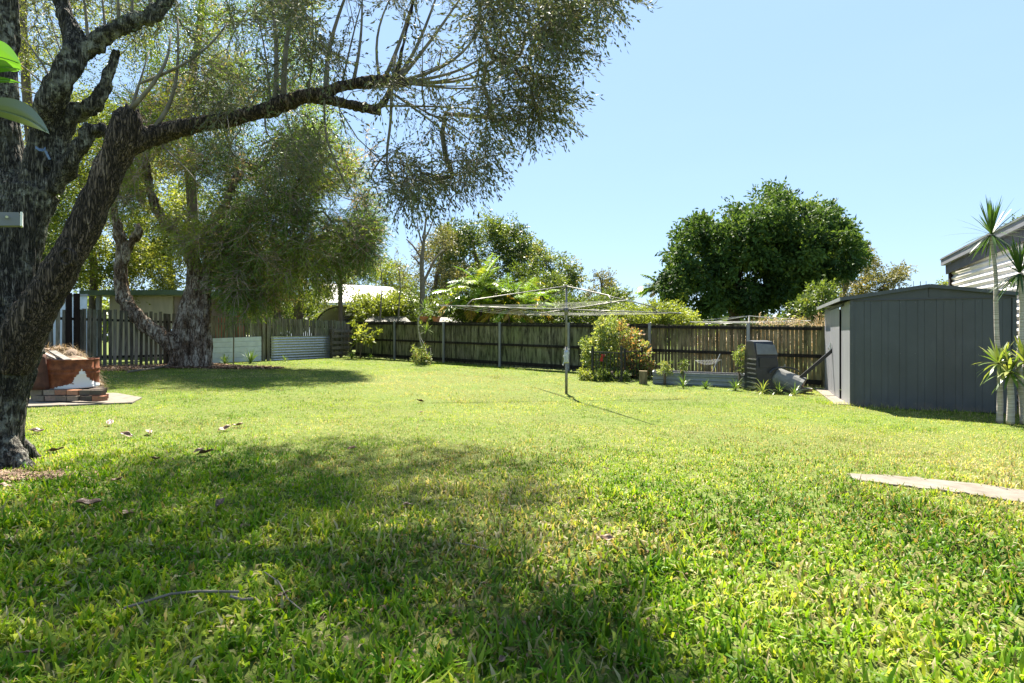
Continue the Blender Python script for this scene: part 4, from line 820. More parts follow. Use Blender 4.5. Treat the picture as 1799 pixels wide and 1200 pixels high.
# pallet
TPal = thing('pallet', left_line(t_pal0+.6)+n_l*.18, 'weathered wooden pallet stood upright in the far left corner of the lawn', 'pallet')
a, b = left_line(left_at_px(578))+n_l*.12, left_line(left_at_px(614))+n_l*.12
for f_ in (0.02, .47, .97): m = MB(); q = a+(b-a)*f_; m.box((q[0], q[1], q[2]+.72), .10, .10, 1.44, u_l, t=.3); m.build('bearer', M['picket'], TPal)
for hz in (1.38, 1.08, .78, .50, .24): m = MB(); qa, qb = a.copy()+n_l*.065, b.copy()+n_l*.065; qa[2] += hz; qb[2] += hz+rng.normal(0, .02); m.bar(qa, qb, .02, .14, t=float(rng.uniform(.5, .95))); m.build('slat', M['pallet'], TPal)

# white panel and dark posts behind the near end of the picket fence
TB = thing('steel_panel', GX(125, 17.6), 'pale metal panel standing behind the two black posts beyond the picket fence', 'panel'); q = GX(125, 17.6); m = MB()
for j in range(7): m.box((P(96+j*8.8, 590, 17.6)[0], 17.6+.01*(j % 2), 1.35), .158, .02, 2.5, (1, 0, 0), t=.8)
m.build('cladding', M['whitesheet'], TB); m = MB(); m.box((q[0]-.02, 17.58, 2.61), 1.2, .06, .06, (1, 0, 0)); m.build('frame', M['steelpost'], TB)
for p_, lb_ in ((119, 'left of the two tall black posts in front of the pale metal panel'), (133, 'right of the two tall black posts in front of the pale metal panel')):
    t = left_at_px(p_); q = left_line(t)+n_l*.05; m = MB(); m.box((q[0], q[1], 1.18+.25), .15, .06, 2.35, u_l, t=.4); o = m.build('timber_post', M['darkpost'], None, loc=q); tag(o, lb_, 'post', 'tall black posts at the left fence')

# ------------------------------------------------------------------ shelter with green fascia
TS = thing('shelter', GX(300, 25), 'cream-walled shelter with a flat green-edged roof beyond the picket fence', 'shelter')
m = MB(); a, b = P(140, 515, 24), P(300, 513, 26); c_ = P(462, 520, 28)
top = 3.2
A = np.array((-19.2, 24.2, 3.18)); B = np.array((-15.0, 24.2, 3.22)); Cc = np.array((-12.6, 27.2, 3.30))
A = P(139, 514, 24.2); B = P(298, 513, 24.2); Cc = P(463, 520, 27.5)
roof = [A, B, Cc, Cc+np.array((-2, 3.5, .1)), A+np.array((0, 5, .1))]
m.add([(*q[:2], q[2]+.10) for q in roof]+[(*q[:2], q[2]-.12) for q in roof], [(0, 1, 2, 3, 4), (9, 8, 7, 6, 5)]+[(i, 5+i, 5+(i+1) % 5, (i+1) % 5) for i in range(5)]); m.build('roof', M['fascia_green'], TS)
def wall(a, b, z0, z1, th, mat, par, name='wall'):
    m = MB(); a = np.array(a, float); b = np.array(b, float); d_ = b-a; L = np.linalg.norm(d_[:2]); m.box(((a[0]+b[0])/2, (a[1]+b[1])/2, (z0+z1)/2), L, th, z1-z0, (d_[0]/L, d_[1]/L, 0)); return m.build(name, mat, par)
A2 = A+np.array((1.0, .5, 0)); B2 = B+np.array((-.15, .5, 0)); C2 = Cc+np.array((-1.3, .15, 0))
wall(A2, B2, .2, A[2]-.123, .06, M['cream'], TS); wall(B2+np.array((.05, 0, 0)), C2, .2, A[2]-.123, .06, M['brownwall'], TS)
for q in (A+np.array((.65, .3, 0)), P(412, 560, 26.6), P(426, 560, 27.4)): m = MB(); m.box((q[0], q[1], 1.65), .16, .16, 2.9, (1, 0, 0)); m.build('post', M['steelpost'], TS)
m = MB(); q = P(412, 560, 26.6); m.bar((q[0], q[1], 2.2), (q[0]-.6, q[1]-.3, 2.95), .08, t=.6); m.build('brace', M['steelpost'], TS)
# red and blue items glimpsed between pickets
q = GX(388, 25.5); TR = thing('bin', q, 'red plastic bin glimpsed through the picket fence above the white sheet', 'bin'); m = MB(); qq = q+np.array((0, 0, 1.0)); m.tube([q, q+np.array((0, 0, 1.75)), q+np.array((0, 0, 1.8))], [.26, .32, .34], 16); m.build('body', M['red'], TR, smooth=False); m = MB(); m.tube([q+np.array((0, 0, 1.8)), q+np.array((0, 0, 1.86))], [.36, .33], 16); m.build('lid', M['red'], TR)
q = GX(422, 25.8); m = MB(); m.tube([q, q+np.array((0, 0, 1.9)), q+np.array((0, 0, 1.96))], [.2, .24, .2], 12); m.tube([q+np.array((0, 0, 1.96)), q+np.array((0, 0, 2.02))], [.1, .08], 8); o = m.build('drum', M['red'], None, loc=q); tag(o, 'orange-red drum seen through the pickets right of the red bin', 'drum')
q = P(298, 588, 19.9); m = MB(); m.tube([q-np.array((0, 0, .2)), q+np.array((0, 0, .16)), q+np.array((0, 0, .2))], [.07, .10, .05], 12); m.tube([q+np.array((.09, 0, -.1)), q+np.array((.17, 0, .0)), q+np.array((.09, 0, .1))], .015, 6); o = m.build('watering_jug', M['blue'], None, loc=q); tag(o, 'small bright blue plastic jug hung on the picket fence left of the paperbark trunk', 'jug')

# ------------------------------------------------------------------ house behind
TH = thing('house', GX(650, 48), 'pale-roofed house with cream wall partly hidden by trees beyond the fence', 'house')
R0, R1, R2_, R3 = P(560, 533, 45), P(733, 530, 45), P(690, 506, 49), P(560, 498, 49)
m = MB(); m.add([R0, R1, R2_, R3, P(560, 533, 56), P(745, 533, 55)], [(0, 1, 2, 3), (1, 5, 2), (3, 2, 5, 4)]); m.build('roof', M['roofwhite'], TH, solid=.12)
m = MB(); m.bar(P(560, 534.5, 44.9), P(734, 531.5, 44.9), .12, .16); m.build('gutter', M['white'], TH)
wall(P(560, 560, 45.6), P(724, 560, 45.6), -.2, P(0, 536, 45)[2], .15, M['cream'], TH)
for x0 in (697, 640): 
    m = MB(); q = P(x0+8, 551, 45.45); m.box(q, .75, .06, 1.1, (1, 0, 0)); w_ = m.build('window', M['white'], TH); m = MB()
    for s_ in (-1, 1): m.box(q+np.array((s_*.17, -.035, 0)), .3, .02, .98, (1, 0, 0)); 
    m.build('pane', M['glass'], w_)
# domed canopy (vehicle shade) beyond the corner
TC = thing('canopy', GX(600, 33), 'white domed canopy with dark arched openings behind the far left fence corner', 'canopy')
q0 = P(598, 560, 33); m = MB(); rows = []
for i in range(9):
    y = 33+i*.4; rows.append([(q0[0]+2.0*math.cos(a)*.75+.05*i, y, 1.75+1.45*math.sin(a)*.9) for a in np.linspace(0, math.pi, 17)])
m.sheet(rows); m.build('cover', M['roofwhite'], TC, smooth=True, solid=.03)
for y in (33, 36.2): m = MB(); m.tube([(q0[0]+2.0*math.cos(a)*.755, y-.02, 1.75+1.45*math.sin(a)*.905) for a in np.linspace(0, math.pi, 17)], .05, 6); m.build('hoop', M['black'], TC)
for s_ in (-1, 1): m = MB(); m.box((q0[0]+s_*1.5, 34.6, .9), .06, 3.4, 1.75, (1, 0, 0)); m.build('side', M['roofwhite'], TC)
m = MB(); m.box((q0[0], 36.6, 1.5), 2.9, .05, 2.3, (1, 0, 0)); m.build('rear_panel', M['blackplastic'], TC)
# low roofs seen just above the fence
for (xa, xb, yt, d, lab) in ((650, 712, 556, 31, 'low dark corrugated shed roof just above the fence, left one'), (772, 804, 558, 28.5, 'low dark ribbed shed roof just above the fence right of the pots')):
    T = thing('outbuilding', GX((xa+xb)/2, d), lab, 'shed', 'low sheds beyond the back fence'); q0, q1 = P(xa-12, 568, d), P(xb+12, 568, d); r0, r1 = P(xa, yt, d+1.4), P(xb, yt+1, d+1.4)
    m = MB(); m.add([q0, q1, r1, r0], [(0, 1, 2, 3)]); m.build('roof', M['darkroof'], T, solid=.05); wall(q0+np.array((.2, .2, 0)), q1+np.array((-.2, .2, 0)), -.1, q0[2]-.05, .08, M['brownwall'], T)
# terracotta pots
for i, (x, lab) in enumerate(((740, 'rounded terracotta pot on the fence top behind the spindly plant'), (762, 'orange terracotta pot on the fence top, the right one of two'))):
    rr = (x-CX)/F; X = 22.28*rr/(1+.821*rr); c = back_line(X)-n_b*.16; z = topz(X)-.02; T = thing('pot', (c[0], c[1], z), lab, 'pot', 'terracotta pots on the fence'); m = MB(); m.tube([(c[0], c[1], z), (c[0], c[1], z+.22), (c[0], c[1], z+.26), (c[0], c[1], z+.30)], [.12, .18, .22, .22], 16); m.build('body', M['terracotta'], T, smooth=False)
    leafmesh('foliage', [(c[0], c[1], z+.5)], .3, 120, .16, .05, M['leaf_g'], T, droop=.4)
    m = MB(); m.box((c[0], c[1], z-.03), .5, .3, .03, u_b); o = m.build('shelf', M['rail'], T)
# antenna
TA = thing('antenna', GX(1612, 48), 'thin television aerial above the ridge of the grey shed', 'antenna'); q = P(1617, 503, 48); b = GX(1617, 48); m = MB(); m.tube([b, q+np.array((0, 0, .4))], .03, 6); m.build('mast', M['galvdull'], TA); m = MB(); m.bar(q+np.array((-.6, 0, .0)), q+np.array((.6, 0, .0)), .03)
for j in (-.6, 0, .5): m.bar(q+np.array((j, 0, -.15)), q+np.array((j, 0, .45)), .03)
m.build('elements', M['galvdull'], TA)
# ------------------------------------------------------------------ rotary clothes hoist
rng = np.random.default_rng(91)
hb = G(995, 692); H = thing('clothes_hoist', hb, 'large rotary clothes hoist with bent steel braces standing in the middle of the lawn', 'clothes hoist')
zh = 1.3+46/F*hb[1]; zt = 1.3+87/F*hb[1]; hx, hy = hb[0], hb[1]
m = MB(); m.tube([(hx, hy, hb[2]-.1), (hx, hy, 1.05)], .032, 12); m.build('mast', M['galvdull'], H, smooth=True)
m = MB(); m.tube([(hx, hy, 1.0), (hx, hy, zt)], .024, 12); m.tube([(hx, hy, zt-.02), (hx, hy, zt+.03)], .04, 12); m.tube([(hx, hy, zh-.12), (hx, hy, zh+.06)], .045, 12); m.build('inner_mast', M['galvdull'], H, smooth=True)
mc = MB(); z0 = 1.3-38/F*hy
mc.tube([(hx, hy, z0-.13), (hx, hy, z0-.10), (hx, hy, z0+.12), (hx, hy, z0+.17)], [.05, .065, .06, .04], 12); mc.tube([(hx-.02, hy-.08, z0+.02), (hx-.02, hy+.02, z0+.02)], .055, 12); mc.tube([(hx+.03, hy-.07, z0+.10), (hx+.03, hy+.02, z0+.10)], .035, 10)
mc.tube([(hx-.05, hy-.03, z0+.17), (hx-.05, hy-.03, z0+.2)], .02, 8); mc.tube([(hx+.05, hy-.03, z0+.17), (hx+.05, hy-.03, z0+.2)], .02, 8)
wb = mc.build('winder', M['galv'], H); m = MB(); m.tube([(hx-.02, hy-.08, z0+.02), (hx-.02, hy-.11, z0+.02), (hx-.09, hy-.12, z0-.16), (hx-.09, hy-.19, z0-.17)], .010, 6); m.build('crank_handle', M['galv'], wb)
# arms: measured tips in the photo resolved to real points (arm radius about 3 m)
tips = []
for x, y in ((771, 533.4), (1194.7, 544.8), (1105.8, 528.7), (932, 553.7)):
    pass
Ra = 2.95; ang = math.atan2(-.224*hy*1.05, .064*hy*1.0)   # near-right arm direction
dirs = {'near': np.array((.27, -.963)), 'far': np.array((-.27, .963)), 'left': np.array((-.963, -.27)), 'right': np.array((.963, .27))}
dz = {'near': .03, 'far': -.02, 'left': .05, 'right': -.05}
ends = {}
for kx, dv in dirs.items():
    e = np.array((hx+dv[0]*Ra, hy+dv[1]*Ra, zh+dz[kx])); ends[kx] = e; c = np.array((hx, hy, zh-.0)); m = MB(); m.tube([c+np.append(dv*.03, 0), e], .0145, 8); a_ = m.build('arm', M['galvdull'], H, smooth=True)
    m = MB(); m.tube([e-np.append(dv*.03, 0), e+np.append(dv*.02, 0)], .024, 8); m.build('end_cap', M['galv'], a_)
    b1 = np.array((hx+dv[0]*.03, hy+dv[1]*.03, zt+.0)); b2_ = c+(e-c)*.74; b2_[2] += .145; b3 = c+(e-c)*.79; m = MB(); m.tube([b1, b2_-(b2_-b1)*.03, b2_, (b2_+b3)/2+np.array((0, 0, .005)), b3], [.0125]*5, 8); m.build('brace', M['galvdull'], H, smooth=True)
order = ['near', 'right', 'far', 'left']; hub = np.array((hx, hy, zh))
for i_, f in enumerate((.38, .50, .62, .74, .86, .985)):
    m = MB()
    for a_, b_ in zip(order, order[1:]+order[:1]):
        pa, pb = hub+(ends[a_]-hub)*f, hub+(ends[b_]-hub)*f; mid = (pa+pb)/2-np.array((0, 0, .02+.02*rng.random())); m.tube([pa, mid, pb], .0019, 4)
    m.build('line', M['wire'], H)
# neighbour's hoist
zc = 16.5; nb = GX(1316, 20.5); N = thing('clothes_hoist', nb, 'neighbour\'s pale rotary clothes hoist showing just above the right length of fence', 'clothes hoist'); nx_, ny_ = nb[0], nb[1]; z1 = 1.3+29/F*ny_; zt1 = 1.3+35/F*ny_
m = MB(); m.tube([nb, (nx_, ny_, zt1)], .028, 10); m.build('mast', M['wire'], N, smooth=True); en = []
for a in (R(20), R(110), R(200), R(290)):
    e = np.array((nx_+2.7*math.cos(a), ny_+2.7*math.sin(a), z1-.12)); en.append(e); m = MB(); m.tube([(nx_, ny_, z1-.15), e], .016, 7); m.build('arm', M['wire'], N); m = MB(); m.tube([(nx_, ny_, zt1), (nx_+2.1*math.cos(a), ny_+2.1*math.sin(a), z1-.06)], .012, 6); m.build('brace', M['wire'], N)
for f in (.5, .65, .8, .98):
    m = MB()
    for a_, b_ in zip(en, en[1:]+en[:1]): c = np.array((nx_, ny_, z1-.15)); m.tube([c+(a_-c)*f, c+(b_-c)*f], .005, 4)
    m.build('line', M['wire'], N)

# ------------------------------------------------------------------ garden shed
F0 = np.array((6.95, 11.24)); u = np.array((.9165, -.40)); v = np.array((.40, .9165)); LW, LD = 2.66, 4.15; zb = -.16; ze = 2.02; za = 2.285
SH = thing('garden_shed', (F0[0], F0[1], zb), 'slate-grey steel garden shed with low gabled roof', 'shed')
def S3(a, b, z): q = F0+u*a+v*b; return np.array((q[0], q[1], z))
def ribwall(name, o, d, nrm, L, z0, z1, pat, dep=.008, mat=None, par=None):
    prof = []; s_ = 0; i = 0
    while s_ < L:
        w_ = pat[i % len(pat)]; h = dep*(i % 2); e = min(s_+w_, L); prof += [(s_+.0, h), (e-.006, h)]
        if e < L and (i % 2): prof += [(e-.004, -.006*dep/.008), (e, -.006*dep/.008)]
        s_ = e; i += 1
    m = MB(); rows = []
    for z in (z0, z1): rows.append([np.array((*(o+d*a+nrm*(h)), z)) for a, h in prof])
    m.sheet(rows); return m.build(name, mat or M['shed'], par or SH, solid=.0012)
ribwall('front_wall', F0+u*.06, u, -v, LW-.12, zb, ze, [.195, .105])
for a in (0, LW-.06):
    m = MB(); c = S3(a+.03, -.010, (zb+ze)/2); m.box(c, .062, .03, ze-zb, (*u, 0)); m.build('corner_trim', M['shed'], SH)
# side wall: fixed panels and a sliding door standing proud
fine = [.10, .06]
ribwall('side_wall', F0+v*.02, v, -u, 1.12, zb, ze, fine, .003, M['shedlit']); ribwall('side_wall', F0+v*2.35, v, -u, LD-2.37, zb, ze, fine, .003, M['shedlit'])
dr = ribwall('door', F0+v*1.22-u*.03, v, -u, 1.5, zb+.03, ze-.08, fine, .003, M['shedlit'])
m = MB(); rs_ = np.random.default_rng(5)
for a in np.arange(.12, LW-.05, .2475):
    for z in (zb+.12, ze-.06, (zb+ze)/2+.02): c = S3(a, -.012, z); m.tube([c, c-np.array((*(v*.004), 0))], .006, 6)
for a in (.03, LW-.03):
    for z in np.linspace(zb+.1, ze-.1, 6): c = S3(a, -.026, z); m.tube([c, c-np.array((*(v*.004), 0))], .006, 6)
m.build('screws', M['galvdull'], SH)
q = F0+v*2.45-u*.06; m = MB(); m.box((q[0], q[1], 1.02), .03, .03, .22, (*v, 0)); m.tube([(q[0]-.03, q[1], .95), (q[0]-.06, q[1], 1.0), (q[0]-.03, q[1], 1.06)], .01, 6); m.build('handle', M['galv'], dr)
m = MB(); q = F0+v*1.9-u*.03; m.box((q[0], q[1], ze-.04), 2.3, .05, .06, (*v, 0)); m.build('door_track', M['shed'], SH)
wall(S3(0, LD, 0), S3(LW, LD, 0), zb, ze, .02, M['shed'], SH, 'rear_wall'); wall(S3(LW, 0, 0), S3(LW, LD, 0), zb, ze, .02, M['shed'], SH, 'far_wall')
wall(S3(.05, 1.0, 0), S3(.05, 1.4, 0), zb, ze, .02, M['blackplastic'], SH, 'door_jamb')
# gable
m = MB(); gp = [S3(0, -.006, ze-.01), S3(LW, -.006, ze-.01), S3(LW, -.006, ze+.05), S3(LW/2, -.006, za-.01), S3(0, -.006, ze+.05)]; gq = [p_+np.array((*(v*.02), 0)) for p_ in gp]
m.add(gp+gq, [(4, 3, 2, 1, 0), (5, 6, 7, 8, 9)]+[(i, (i+1) % 5, 5+(i+1) % 5, 5+i) for i in range(5)]); gb = m.build('gable', M['shed'], SH)
m = MB(); c = S3(LW/2, -.014, (ze+za)/2+.02); m.box(c, .012, .012, za-ze-.05, (*u, 0)); m.box(S3(LW/2, -.018, ze+.0), LW, .02, .018, (*u, 0)); m.build('gable_joint', M['fasciadark'], gb)
ov, of = .17, .07
m = MB()
for s0, s1 in ((-ov, LW/2), (LW+ov, LW/2)):
    zz0 = ze+.055; 
    f0, f1, b1, b0 = S3(s0, -of, zz0), S3(s1, -of, za+.012), S3(s1, LD+of, za+.012), S3(s0, LD+of, zz0)
    vs = [f0, f1, b1, b0]; m.add(vs+[p_-np.array((0, 0, .02)) for p_ in vs], [(0, 1, 2, 3), (7, 6, 5, 4), (0, 4, 5, 1), (1, 5, 6, 2), (2, 6, 7, 3), (3, 7, 4, 0)])
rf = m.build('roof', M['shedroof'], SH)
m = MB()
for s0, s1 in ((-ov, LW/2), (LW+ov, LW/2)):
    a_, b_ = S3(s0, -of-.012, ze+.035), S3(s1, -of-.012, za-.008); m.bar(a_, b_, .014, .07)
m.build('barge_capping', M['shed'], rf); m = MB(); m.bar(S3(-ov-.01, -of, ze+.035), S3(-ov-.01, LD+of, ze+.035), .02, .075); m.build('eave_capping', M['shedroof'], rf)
m = MB(); q0, q1 = S3(-.14, 0, gz(7)+.0), S3(-.14, LD, gz(8)+.0); m.bar(q0, q1, .26, .05, t=.8); m.build('footing', M['concrete'], SH)
m = MB(); a_ = G(1374, 690); b_ = P(1464, 614, 13.45); m.bar(a_-np.array((0, 0, .02)), b_, .055, .075); o = m.build('prop', M['black'], None, loc=a_); tag(o, 'black steel bar propped at a slant against the grey shed', 'prop bar')

# ------------------------------------------------------------------ cream corrugated shed at the right edge
C0 = np.array((12.5, 15.55)); dv = np.array((-.39, -.9208)); nv = np.array((-.9208, .39)); LL = 6.5
NS = thing('corrugated_shed', (C0[0], C0[1], gz(12.5)), 'cream corrugated iron shed with dark grey sloping fascia behind the grey shed', 'shed')
rows = []; nzr = 150; z0_, z1_ = -.25, 3.45
for i in range(nzr+1):
    z = z0_+(z1_-z0_)*i/nzr; o_ = .022*math.sin(2*math.pi*z/.152); row = []
    for s_ in np.linspace(.05, LL, 5): q = C0+dv*s_+nv*o_; row.append(np.array((q[0], q[1], z)))
    rows.append(row)
m = MB(); m.sheet(rows); m.build('wall', M['corr'], NS, smooth=True, solid=.002)
def C3(s_, off, z): q = C0+dv*s_+nv*off; return np.array((q[0], q[1], z))
m = MB(); m.box(C3(0, .0, 1.5), .14, .10, 3.5, (*dv, 0), t=.6); m.build('corner_post', M['darkpost'], NS)
zf0, zf1 = 1.3+118/F*15.6, 1.3+118/F*15.6+.30
m = MB(); m.bar(C3(-.15, .07, zf0-.02), C3(LL, .07, zf1-.02), .04, .26); m.build('fascia_board', M['fasciadark'], NS)
m = MB(); m.bar(C3(-.25, .13, zf0+.20), C3(LL, .13, zf1+.20), .09, .18); m.bar(C3(-.25, .185, zf0+.29), C3(LL, .185, zf1+.29), .03, .03); m.build('roof_edge', M['fasciagrey'], NS)
m = MB(); e0, e1 = C3(-.25, .18, zf0+.31), C3(LL, .18, zf1+.31); m.add([e0, e1, e1+np.array((4.5, -2, .9)), e0+np.array((4.5, -2, .9))], [(0, 1, 2, 3)]); m.build('roof', M['fasciagrey'], NS, solid=.03)
wall(C3(0, 0, 0)+np.array((.05, 0, 0)), C3(0, 0, 0)+np.array((4.5, -1.9, 0)), -.2, 3.3, .05, M['corr'], NS, 'end_wall')

# ------------------------------------------------------------------ black gate panel, climber, raised bed
rng = np.random.default_rng(95)
g0, g1 = G(1041, 668), G(1092, 671); GP = thing('gate_panel', g0, 'black wrought-iron gate panel with upright bars standing in front of the flowering climber', 'gate'); d_ = (g1-g0); Lg = np.linalg.norm(d_); d_ /= Lg; hg = 1.3-(597-HY)/F*g0[1]*1.0; hg = P(1041, 618, g0[1])[2]
for i, q in enumerate((g0, g1)): m = MB(); m.box((q[0], q[1], (q[2]+hg+.18)/2), .06, .06, hg+.18-q[2], d_); m.build('post', M['black'], GP)
for z in (hg, g0[2]+.12): m = MB(); m.bar((g0[0], g0[1], z), (g1[0], g1[1], z-.03), .03, .035); m.build('rail', M['black'], GP)
for i in range(1, 8): q = g0+d_*Lg*i/8; m = MB(); m.tube([(q[0], q[1], g0[2]+.1), (q[0], q[1], hg)], .015, 6); m.build('bar', M['black'], GP)
for (xx, d2, lab) in ((1120, g0[1]+.5, 'second black gate panel half buried in the climber, right of the front one'),):
    a_, b_ = GX(1098, g0[1]-.05), GX(1128, g0[1]+.9); T = thing('gate_panel', a_, lab, 'gate'); dd = (b_-a_); Lx = np.linalg.norm(dd); dd /= Lx
    for q in (a_, b_): m = MB(); m.box((q[0], q[1], (q[2]+hg+.1)/2), .05, .05, hg+.1-q[2], dd); m.build('post', M['black'], T)
    m = MB(); m.bar((a_[0], a_[1], hg), (b_[0], b_[1], hg), .03, .03); m.build('rail', M['black'], T)
    for i in range(1, 6): q = a_+dd*Lx*i/6; m = MB(); m.tube([(q[0], q[1], q[2]), (q[0], q[1], hg)], .010, 6); m.build('bar', M['black'], T)
q = P(1058, 622, g0[1]-.05); m = MB(); rowsr = [[q+np.array((-.05+.03*math.sin(i*1.3), -.03*math.cos(i), -.0-i*.055)), q+np.array((.05+.03*math.sin(i*1.3+1), .02*math.cos(i*1.7), -.01-i*.055))] for i in range(5)]; m.sheet(rowsr); o = m.build('cloth', M['red'], None, loc=q, solid=.01); tag(o, 'crumpled red cloth tied to the top rail of the front gate panel', 'cloth')
gd = g0[1]+.75
def rt(pos, ci):
    n = ci.max()+1; b = np.clip(rng.normal(.5, .13, n), 0, .8); fx = pos[:, 0]; px_ = CX+fx/pos[:, 1]*F; red = (px_ > 1085) & (rng.random(len(pos)) < .35); t = np.clip(b[ci]+rng.normal(0, .14, len(ci)), 0, .82); return np.where(red, rng.uniform(.85, 1, len(pos)), t)
shrub('climbing_shrub', 'tall rambling climber with green and reddish leaves spilling behind the black gate panels', [(1028, 605), (1050, 592), (1054, 566), (1076, 560), (1106, 572), (1122, 592), (1138, 615), (1142, 640), (1136, 660), (1100, 662), (1046, 658), (1036, 640)], gd+.15, gd+1.1, 140, .20, 100, .10, .048, M['leaf_rose'], 96, 'climber', stemx=1085, tf=rt)
shrub('shrub', 'low dark leafy growth at the foot of the front gate panel', [(1040, 655), (1105, 655), (1110, 678), (1045, 676)], g0[1]-.35, g0[1]-.1, 34, .13, 110, .06, .03, M['leaf_g'], 97, 'shrub', stemx=1075)
shrub('shrub', 'bright weedy clump at the left foot of the gate panel', [(1022, 650), (1040, 650), (1042, 672), (1025, 668)], g0[1]-.2, g0[1]+.4, 16, .14, 100, .06, .028, M['leaf_y'], 98, 'shrub', stemx=1032)
# raised bed
yb = 15.1; r0, r1 = GX(1147, 15.6), GX(1314, 14.9); RB = thing('raised_bed', (r0+r1)/2, 'long low raised garden bed of grey ribbed steel', 'garden bed')
dd = r1-r0; Lr = np.linalg.norm(dd); dd /= Lr; bk = np.array((-dd[1], dd[0], 0)); hz = .34; r0u = r0+np.array((0, 0, hz))
def bedside(a, b, name='side_panel'):
    m = MB(); dl = (b-a); L = np.linalg.norm(dl); dl /= L; nn_ = np.array((dl[1], -dl[0], 0)); rows = []
    for i in range(19):
        o_ = .012*(1 if (i % 6) in (2, 3) else 0); z = hz*i/18; rows.append([a+nn_*o_+np.array((0, 0, z)), b+nn_*o_+np.array((0, 0, z))])
    m.sheet(rows); m.bar(a+np.array((0, 0, hz)), b+np.array((0, 0, hz)), .035, .025); m.build(name, M['galvdull2'], RB, solid=.002)
M['galvdull2'] = plain('grey_zinc_panel', (.20, .215, .225), .5, .25, .15, 5)
bedside(r0, r1); bedside(r1, r1+bk*.85); bedside(r1+bk*.85, r0+bk*.85); bedside(r0+bk*.85, r0)
m = MB(); c = (r0+r1)/2+bk*.425; m.box((c[0], c[1], c[2]+hz-.12), Lr-.06, .78, .05, dd); m.build('soil', M['soil'] if 'soil' in M else plain('dark_garden_soil', (.10, .075, .055), .95, 0, .4, 9, .6), RB)
m = MB(); q = GX(1130, 15.5); m.box((q[0], q[1], q[2]+.18), .22, .2, .40, dd, t=.6); o = m.build('timber_block', M['fence_tan'], None, loc=q); tag(o, 'short timber block at the left end of the raised bed', 'block')
# wire basket on the bed
bz = r0[2]+hz; bq = P(1250, 632, 15.4); WB = thing('wire_basket', bq, 'pale wire mesh basket with a slanting handle standing on the raised bed', 'basket'); m = MB()
ra_, rb_ = P(1228, 634, 15.3), P(1268, 632, 15.3); dw = rb_-ra_
for i in range(15):
    f = i/14; p_ = ra_+dw*f; sagz = -.12*math.sin(math.pi*f)**.7; m.tube([p_, p_+np.array((0, .16, sagz-.02)), p_+np.array((0, .34, 0))], .0035, 4)
for j in range(5):
    m.tube([ra_+dw*f+np.array((0, .34*j/4, -.13*math.sin(math.pi*f)**.7*math.sin(math.pi*(j+.3)/4.6)))for f in np.linspace(0, 1, 9)], .004, 4)
m.build('mesh_tray', M['wire'], WB); m = MB()
for q_ in (ra_, rb_): m.tube([q_, (q_[0], q_[1], bz+.0)], .006, 5); m.tube([q_+np.array((0, .34, 0)), (q_[0], q_[1]+.34, bz)], .006, 5)
m.build('legs', M['wire'], WB); m = MB(); m.tube([P(1252, 652, 15.2), P(1265, 622, 15.3)], .012, 6); m.build('handle', M['wire'], WB)
# compost bin
cb = GX(1335, 14.3); CB = thing('compost_bin', cb, 'tall black plastic compost bin with chamfered dusty top', 'compost bin'); z_ = lambda y: P(0, y, 14.3)[2]
W2 = .29; xl, xr = P(1318, 0, 14.3)[0], P(1356, 0, 14.3)[0]
prof = [(cb[2]-.05, .38, 0), (z_(645), .37, .0), (z_(624), .35, .01), (z_(600), .22, .04), (z_(598), .0, .06)]
m = MB(); rows = []
for (z, dpt, ins) in prof:
    a_, b_ = xl+ins*.6, xr-ins*1.2; y0 = 14.3-dpt+ins*2; y1 = 14.3+.36-ins
    rows.append([np.array(p_) for p_ in ((a_, y0, z), (b_, y0, z), (b_, y1, z), (a_, y1, z), (a_, y0, z))])
m.sheet(rows); b_n = len(m.v); m.f.append((20, 21, 22, 23)); m.build('body', M['blackplastic'], CB)
m = MB()
for i in range(7): z = cb[2]+.1+i*.12; m.box((xl-.008, 14.2, z), .02, .5, .03, (1, 0, 0)); 
m.build('side_vents', M['greyplastic'], CB)
m = MB(); zl0, zl1 = z_(622), z_(606); m.add([(xl+.02, 14.3-.362, zl0), (xr-.02, 14.3-.362, zl0), (xr-.06, 14.3-.27, zl1+.0), (xl+.05, 14.3-.235, zl1+.05)], [(0, 1, 2, 3)]); m.build('lid', M['greyplastic'], CB, solid=.01)
m = MB(); m.box(((xl+xr)/2, 14.3-.378, z_(636)), .42, .012, .24, (1, 0, 0)); m.build('hatch', M['blackplastic'], CB)
# overturned pot
pc = P(1384, 657, 13.9); pc[2] = gz(pc[0])+.27; OP = thing('garden_bin', pc, 'round garden bin lying on its side with a loose lid', 'bin'); m = MB(); ax_ = np.array((.62, -.45, -.35)); ax_ /= np.linalg.norm(ax_)
m.tube([pc-ax_*.34, pc-ax_*.30, pc+ax_*.26, pc+ax_*.34, pc+ax_*.34], [.20, .24, .27, .285, .25], 20); m.build('body', M['greyplastic'], OP, smooth=False); m = MB(); m.tube([pc+ax_*.342, pc+ax_*.30], [.25, .20], 20); m.build('opening', M['blackplastic'], OP)
m = MB(); cl = pc+np.array((-.10, -.05, .22)); m.tube([cl+np.array((-.30*math.cos(a), 0, .12*math.sin(a)))*1.25 for a in np.linspace(0, math.pi*.9, 10)], [.025]*10, 6); m.build('lid_rim', M['blackplastic'], OP); m = MB(); m.tube([cl+np.array((.0, 0, .13)), cl+np.array((.0, 0, .22))], .02, 6); m.build('knob', M['greyplastic'], OP)
m = MB()
q = GX(1418, 14.2); m.box((q[0], q[1], q[2]+.05), .22, .11, .09, (1, .2, 0), t=.6); o = m.build('brick', M['brick'], None, loc=q); tag(o, 'single brick in the grass between the overturned bin and the grey shed', 'brick')
